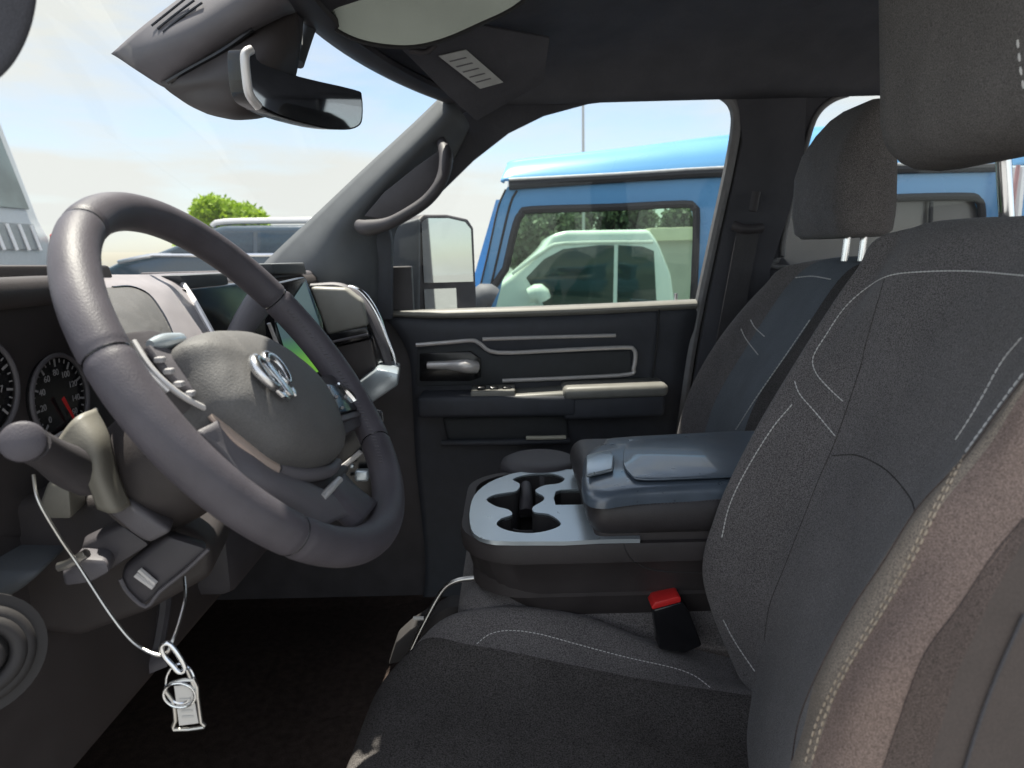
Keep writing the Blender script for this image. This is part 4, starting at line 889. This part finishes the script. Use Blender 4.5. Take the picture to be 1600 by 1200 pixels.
for k in range(4):
    a = 1092+k*9; add_prism(bmx, [P(280+k*1.4, a, .5135), P(298+k*1.4, a-1, .5135), P(298+k*1.4, a+2, .5135), P(280+k*1.4, a+3, .5135)], (0, -.0003, 0))
bm_obj('print', bmx, mat('faint_ink', (.55, .54, .52), .8, noise=0), kt)
tube('plastic_sleeve', [P(a, b, .5145) for a, b in ((266, 1068), (303, 1062), (309, 1090), (314, 1128), (319, 1136), (272, 1140), (274, 1126), (270, 1095), (259, 1080))], .0016, M['steel'], kt, n=2, seg=8, closed=True)

# ================================================================== VEHICLES AND PLANTS OUTSIDE
def wheel(c, r, parent):
    wz = empty('wheel', c, parent); bmx = bmesh.new(); add_tube(bmx, [c+V3(0, -.11, 0), c+V3(0, -.1, 0), c+V3(0, .1, 0), c+V3(0, .11, 0)], [r*.9, r, r, r*.9], seg=28, n=1); bm_obj('tyre', bmx, M['rubber'], wz)
    bmx = bmesh.new(); disc(bmx, c+V3(0, -.118, 0), (0, 1, 0), r*.62, .02, 24); bm_obj('rim', bmx, M['satin'], wz)
# blue boxy off-roader close by the passenger door
YB = 3.0; BL = empty('off_roader', V3(.9, 3.8, GZ), None, 'bright blue boxy off-roader parked close beside the passenger door', 'off-roader')
side = [(738, 505), (765, 385), (778, 318), (793, 292), (812, 287), (965, 281), (1130, 272), (1340, 268), (1556, 264), (1640, 262), (1640, 560), (700, 560), (728, 505)]
w1 = [(772, 492), (790, 420), (806, 352), (815, 335), (830, 328), (960, 324), (1068, 319), (1083, 325), (1088, 342), (1082, 478), (1070, 490)]
w2 = [(1190, 320), (1380, 310), (1505, 307), (1526, 312), (1533, 330), (1533, 400), (1520, 410), (1190, 420)]
ring_panel('side_panel', L(side, YB), [L(w1, YB), L(w2, YB)], (0, .05, 0), M['blue'], BL)
far = YB+1.6
def sh_(pts, dy): return [p+V3(0, dy, 0) for p in pts]
ring_panel('side_panel', L([(715, 520), (775, 312), (1330, 302), (1330, 520)], YB+1.55), L([(755, 512), (795, 322), (1180, 314), (1180, 512)], YB+1.55), (0, .05, 0), M['blue'], BL)
for pts, mm in ((w1, M['glass_green']), (w2, M['glass_grey'])):
    wz = tube('window', [p-V3(0, .004, 0) for p in L(pts, YB)], .016, M['rubber'], BL, n=3, seg=8, closed=True)
    prism('pane', [p+V3(0, .02, 0) for p in L(pts, YB)], (0, .005, 0), mm, wz, 0)
tube('door_shut_line', [P(a, b, YB-.001) for a, b in ((790, 296), (778, 325), (765, 385), (745, 470))], .004, M['rubber'], BL, n=3, seg=6)
tube('door_shut_line', [P(a, b, YB-.001) for a, b in ((808, 298), (797, 320), (778, 400), (757, 490))], .005, M['rubber'], BL, n=3, seg=6)
tube('window_divider', [P(1455, 312, YB), P(1452, 400, YB)], .01, M['rubber'], BL, n=1, seg=6)
tube('rain_gutter', [P(a, b, YB-.012) for a, b in ((795, 290), (965, 279), (1130, 270), (1340, 266), (1556, 262))], .018, M['rubber'], BL, n=3, seg=8, flat=(1, 1))
tube('gutter_lip', [P(a, b, YB-.02) for a, b in ((795, 281), (965, 272), (1130, 262), (1340, 257), (1500, 258))], .007, M['pole'], BL, n=3, seg=8)
# domed roof
rf = []
for k, (dy, mix) in enumerate(((-.01, 0), (.005, .25), (.04, .62), (.10, .9), (.2, 1.0), (.8, 1.0), (1.3, 1.0), (1.5, .8), (1.58, .4), (1.61, 0))):
    row = []
    for (x0, y0), (x1, y1) in zip(((786, 286), (800, 281), (965, 274), (1130, 265), (1340, 260), (1560, 258), (1640, 258)), ((786, 262), (800, 252), (965, 234), (1130, 213), (1340, 196), (1560, 190), (1640, 200))):
        d_ = min(dy, .2); A = P(x0, y0, YB+d_); B = P(x1, y1, YB+d_); q = A*(1-mix)+B*mix; row.append(V3(q[0]+.03*mix, YB+dy, q[2]+.02*max(0, min(dy-.2, .6))))
    rf.append(row)
surf('roof', rf, M['blue'], BL, 5, 4, thick=.01)
a = P(700, 505, YB); b = P(1640, 505, YB)
box('body_tub', ((a[0]+b[0])/2-.35, YB+.80, .62), (b[0]-a[0]+.9, 1.7, .78), M['blue'], BL, .04)
box('bonnet', (a[0]-.45, YB+.8, 1.06), (1.1, 1.35, .18), M['blue'], BL, .05)
tube('seat_back', [P(1000, 640, YB+.5), P(1010, 520, YB+.5), P(1015, 470, YB+.5)], .1, M['plastic'], BL, n=3, seg=12)
for xx in (a[0]-.3, b[0]-.5):
    for yy in (YB+.05, YB+1.5): wheel(V3(xx, yy, GZ+.38), .38, BL)
tube('rear_ladder', [P(1590, 262, YB-.05), P(1582, 340, YB-.05), P(1570, 460, YB-.05)], .03, M['white'], BL, n=2, seg=8)
tube('ladder_stripe', [P(1591, 258, YB-.083), P(1580, 340, YB-.083), P(1568, 460, YB-.083)], .008, mat('faded_red', (.50, .27, .27), .5), BL, n=2, seg=8)
sm = tube('mirror', [P(772, 470, YB-.15), P(758, 465, YB-.15), P(745, 480, YB-.15)], [.05, .06, .05], M['trim'], BL, n=3, seg=12)

def car(name, label, cat, Y, prof, windows, m, wm, depth, wheels, extra=None):
    c3 = L(prof, Y); xs = [p[0] for p in c3]; o = empty(name, V3((min(xs)+max(xs))/2, Y+depth/2, GZ), None, label, cat)
    body = [p for p in c3]
    bmx = bmesh.new(); add_prism(bmx, body, (0, depth, 0), .06, 3); bm_obj('body', bmx, m, o, angle=35)
    for wpts in windows:
        q = L(wpts, Y-.006); wz = prism('window', q, (0, .02, 0), wm, o, .003)
    for wx in wheels:
        for yy in (Y+.1, Y+depth-.1): wheel(V3(wx, yy, GZ+.34), .34, o)
    return o
def gp(px, Y): X0 = P(px, 400, Y)[0]; return X0
def gpx(px, Y):  # pixel row where the body's sill stands
    zz = GZ+.28
    d0 = P(px, 400, Y)[2]; d1 = P(px, 900, Y)[2]; return 400+500*(d0-zz)/(d0-d1)
Yw = 8.0
wc = car('white_suv', 'white suv with dark windows behind the blue off-roader', 'car', Yw,
    [(620, gpx(620, Yw)), (610, 500), (640, 470), (770, 452), (800, 430), (848, 388), (862, 366), (885, 360), (1015, 358), (1030, 380), (1050, 430), (1056, 480), (1056, gpx(1056, Yw))],
    [[(822, 434), (850, 405), (880, 389), (935, 383), (960, 383), (958, 476), (850, 478)], [(966, 383), (1004, 385), (1022, 392), (1026, 474), (964, 476)]], M['white'], M['glass_dark'], 1.8, (gp(680, Yw), gp(990, Yw)))
tube('mirror', [P(826, 462, Yw-.15), P(842, 458, Yw-.15), P(850, 470, Yw-.15)], [.08, .11, .09], M['white'], wc, n=3, seg=12)
tube('window_trim', [P(800, 428, Yw-.01), P(850, 392, Yw-.01), P(885, 380, Yw-.01), P(1020, 378, Yw-.01)], .02, M['satin'], wc, n=3, seg=8)
Yd = 6.5
dc = car('dark_suv', 'dark blue suv with silver roof rails parked ahead, seen through the windshield', 'car', Yd,
    [(120, gpx(120, Yd)), (118, 470), (140, 430), (185, 408), (235, 398), (285, 378), (322, 358), (350, 352), (600, 350), (650, 372), (690, 430), (690, gpx(690, Yd))],
    [[(258, 398), (300, 376), (330, 364), (395, 363), (395, 397)], [(402, 363), (480, 363), (480, 396), (402, 397)], [(488, 363), (600, 363), (620, 396), (488, 396)]], M['darkcar'], mat('suv_glass', (.05, .08, .11), .05, noise=.1), 1.9, (gp(190, Yd), gp(580, Yd)))
for yy in (.0, 1.7):
    tube('roof_rail', [P(a, b, Yd)+V3(0, yy+.1, .03) for a, b in ((325, 358), (345, 351), (470, 349), (590, 349), (610, 356))], .028, M['satin'], dc, n=3, seg=8)
tube('chrome_strip', [P(a, b, Yd-.012) for a, b in ((185, 410), (235, 400), (262, 399), (480, 398), (620, 397))], .02, M['chrome'], dc, n=3, seg=8)
# white van at the far left: its nose, windshield and grille face right
Yv = 6.9
vn = car('white_van', 'white van with a sloping windshield at the left edge, cut by the frame', 'van', Yv,
    [(-320, gpx(-320, Yv)), (-320, 60), (-70, 70), (-35, 110), (0, 180), (66, 350), (80, 372), (86, 400), (90, 430), (92, gpx(92, Yv))],
    [], M['van'], M['glass_dark'], -1.9, (gp(-20, Yv), gp(-280, Yv)))
a_, b_ = P(-14, 150, Yv), P(58, 330, Yv)
prism('windshield', [a_+V3(.012, -.14, .006), b_+V3(.012, -.14, .006), b_+V3(.012, -1.75, .006), a_+V3(.012, -1.75, .006)], (.01, 0, .005), mat('van_glass', (.16, .20, .20), .12, noise=.3, nscale=2), vn, 0)
a_, b_ = P(70, 354, Yv), P(85, 392, Yv)
prism('grille', [a_+V3(.012, -.2, .006), b_+V3(.012, -.2, .006), b_+V3(.012, -1.7, .006), a_+V3(.012, -1.7, .006)], (.012, 0, .005), mat('grille_plastic', (.18, .20, .21), .5), vn, 0)
for k in range(9):
    tube('grille_slat', [a_+V3(.035, -.25-k*.16, 0), b_+V3(.035, -.25-k*.16, 0)], .016, M['satin'], vn, n=1, seg=8)
box('marker_lamp', P(84, 371, Yv)+V3(0, .01, 0), (.06, .05, .06), M['red'], vn, .01)

def leaves(name, c, rad, n, size, m, parent, lobes):
    bmx = bmesh.new()
    for _ in range(n):
        lb = lobes[RNG.integers(len(lobes))]; d = RNG.normal(size=3); d /= np.linalg.norm(d); r = lb[3]*(RNG.random()**.4)
        p = np.array(c)+np.array(lb[:3])*rad+d*r*rad*np.array((1, 1, .8)); a = RNG.normal(size=3); a /= np.linalg.norm(a); b = np.cross(a, RNG.normal(size=3)); b /= np.linalg.norm(b); s_ = size*(.6+.8*RNG.random())
        v = [bmx.verts.new(p+a*s_*x+b*s_*.55*y) for x, y in ((-1, 0), (0, -1), (1, 0), (0, 1))]; bmx.faces.new(v)
    return bm_obj(name, bmx, m, parent, smooth=False)
def tree(label, c, rad, n, size, m, zbase, seed, cat='tree', flat=1.):
    g = np.random.default_rng(seed); o = empty('tree' if cat == 'tree' else 'bush', (c[0], c[1], GZ), None, label, cat)
    lobes = []
    for _ in range(16):
        d = g.normal(size=3); d /= np.linalg.norm(d); lobes.append((*(d*np.array((.95, .7, .6*flat))*g.uniform(.3, .8)), g.uniform(.22, .42)))
    leaves('crown', c, rad, n, size, m, o, lobes)
    if cat == 'bush': leaves('lower_leaves', (c[0], c[1], c[2]-.9), rad*1.3, n, size, m, o, lobes); return o
    bmx = bmesh.new(); add_tube(bmx, [V3(c[0], c[1], GZ), V3(c[0]+.1, c[1], (GZ+c[2])/2), V3(c[0], c[1], c[2]+rad*.2)], [rad*.09, rad*.07, rad*.02], seg=10, n=4)
    for lb in lobes[:8]: add_tube(bmx, [V3(c[0], c[1], c[2]-rad*.4), np.array(c)+np.array(lb[:3])*rad*.5, np.array(c)+np.array(lb[:3])*rad], [rad*.04, rad*.025, rad*.01], seg=6, n=3)
    bm_obj('trunk', bmx, M['bark'], o); return o
tree('bright green round tree seen through the windshield above the dark suv', P(366, 356, 40.), 3.9, 12000, .17, M['leaf'], 0, 3, flat=.9)
for k, (px, py, r_, Yt, lab_) in enumerate(((850, 372, 3.6, 42., 'leftmost of the dull trees seen through the blue off-roader window'), (960, 362, 3.9, 46., 'middle dull tree seen over the white suv roof'), (1075, 366, 3.8, 44., 'rightmost dull tree behind the low building'))):
    tree(lab_, P(px, py, Yt), r_, 7000, .22, M['leaf_dull'], 0, 11+k)
bd = empty('low_building', P(1120, 420, 14.), None, 'low grey building with a cream fascia behind the white suv', 'building')
z0 = GZ; zt_ = P(1050, 376, 14.)[2]; zf = P(1050, 356, 14.)[2]; x0 = P(1020, 400, 14.)[0]; x1 = x0+2.6
box('wall', ((x0+x1)/2, 15.5, (z0+zt_)/2), (x1-x0, 3, zt_-z0), M['wallpaint'], bd, .01)
box('fascia', ((x0+x1)/2, 15.45, (zt_+zf)/2), (x1-x0+.2, 3.3, zf-zt_), M['cream'], bd, .01)
pl_ = tube('light_pole', [V3(P(911, 220, 38.)[0], 38., GZ), V3(P(911, 150, 38.)[0], 38., P(911, 120, 38.)[2])], [.09, .06], M['pole'], None, n=1, seg=10)
tag(pl_, 'slim grey light pole rising behind the blue off-roader', 'pole')
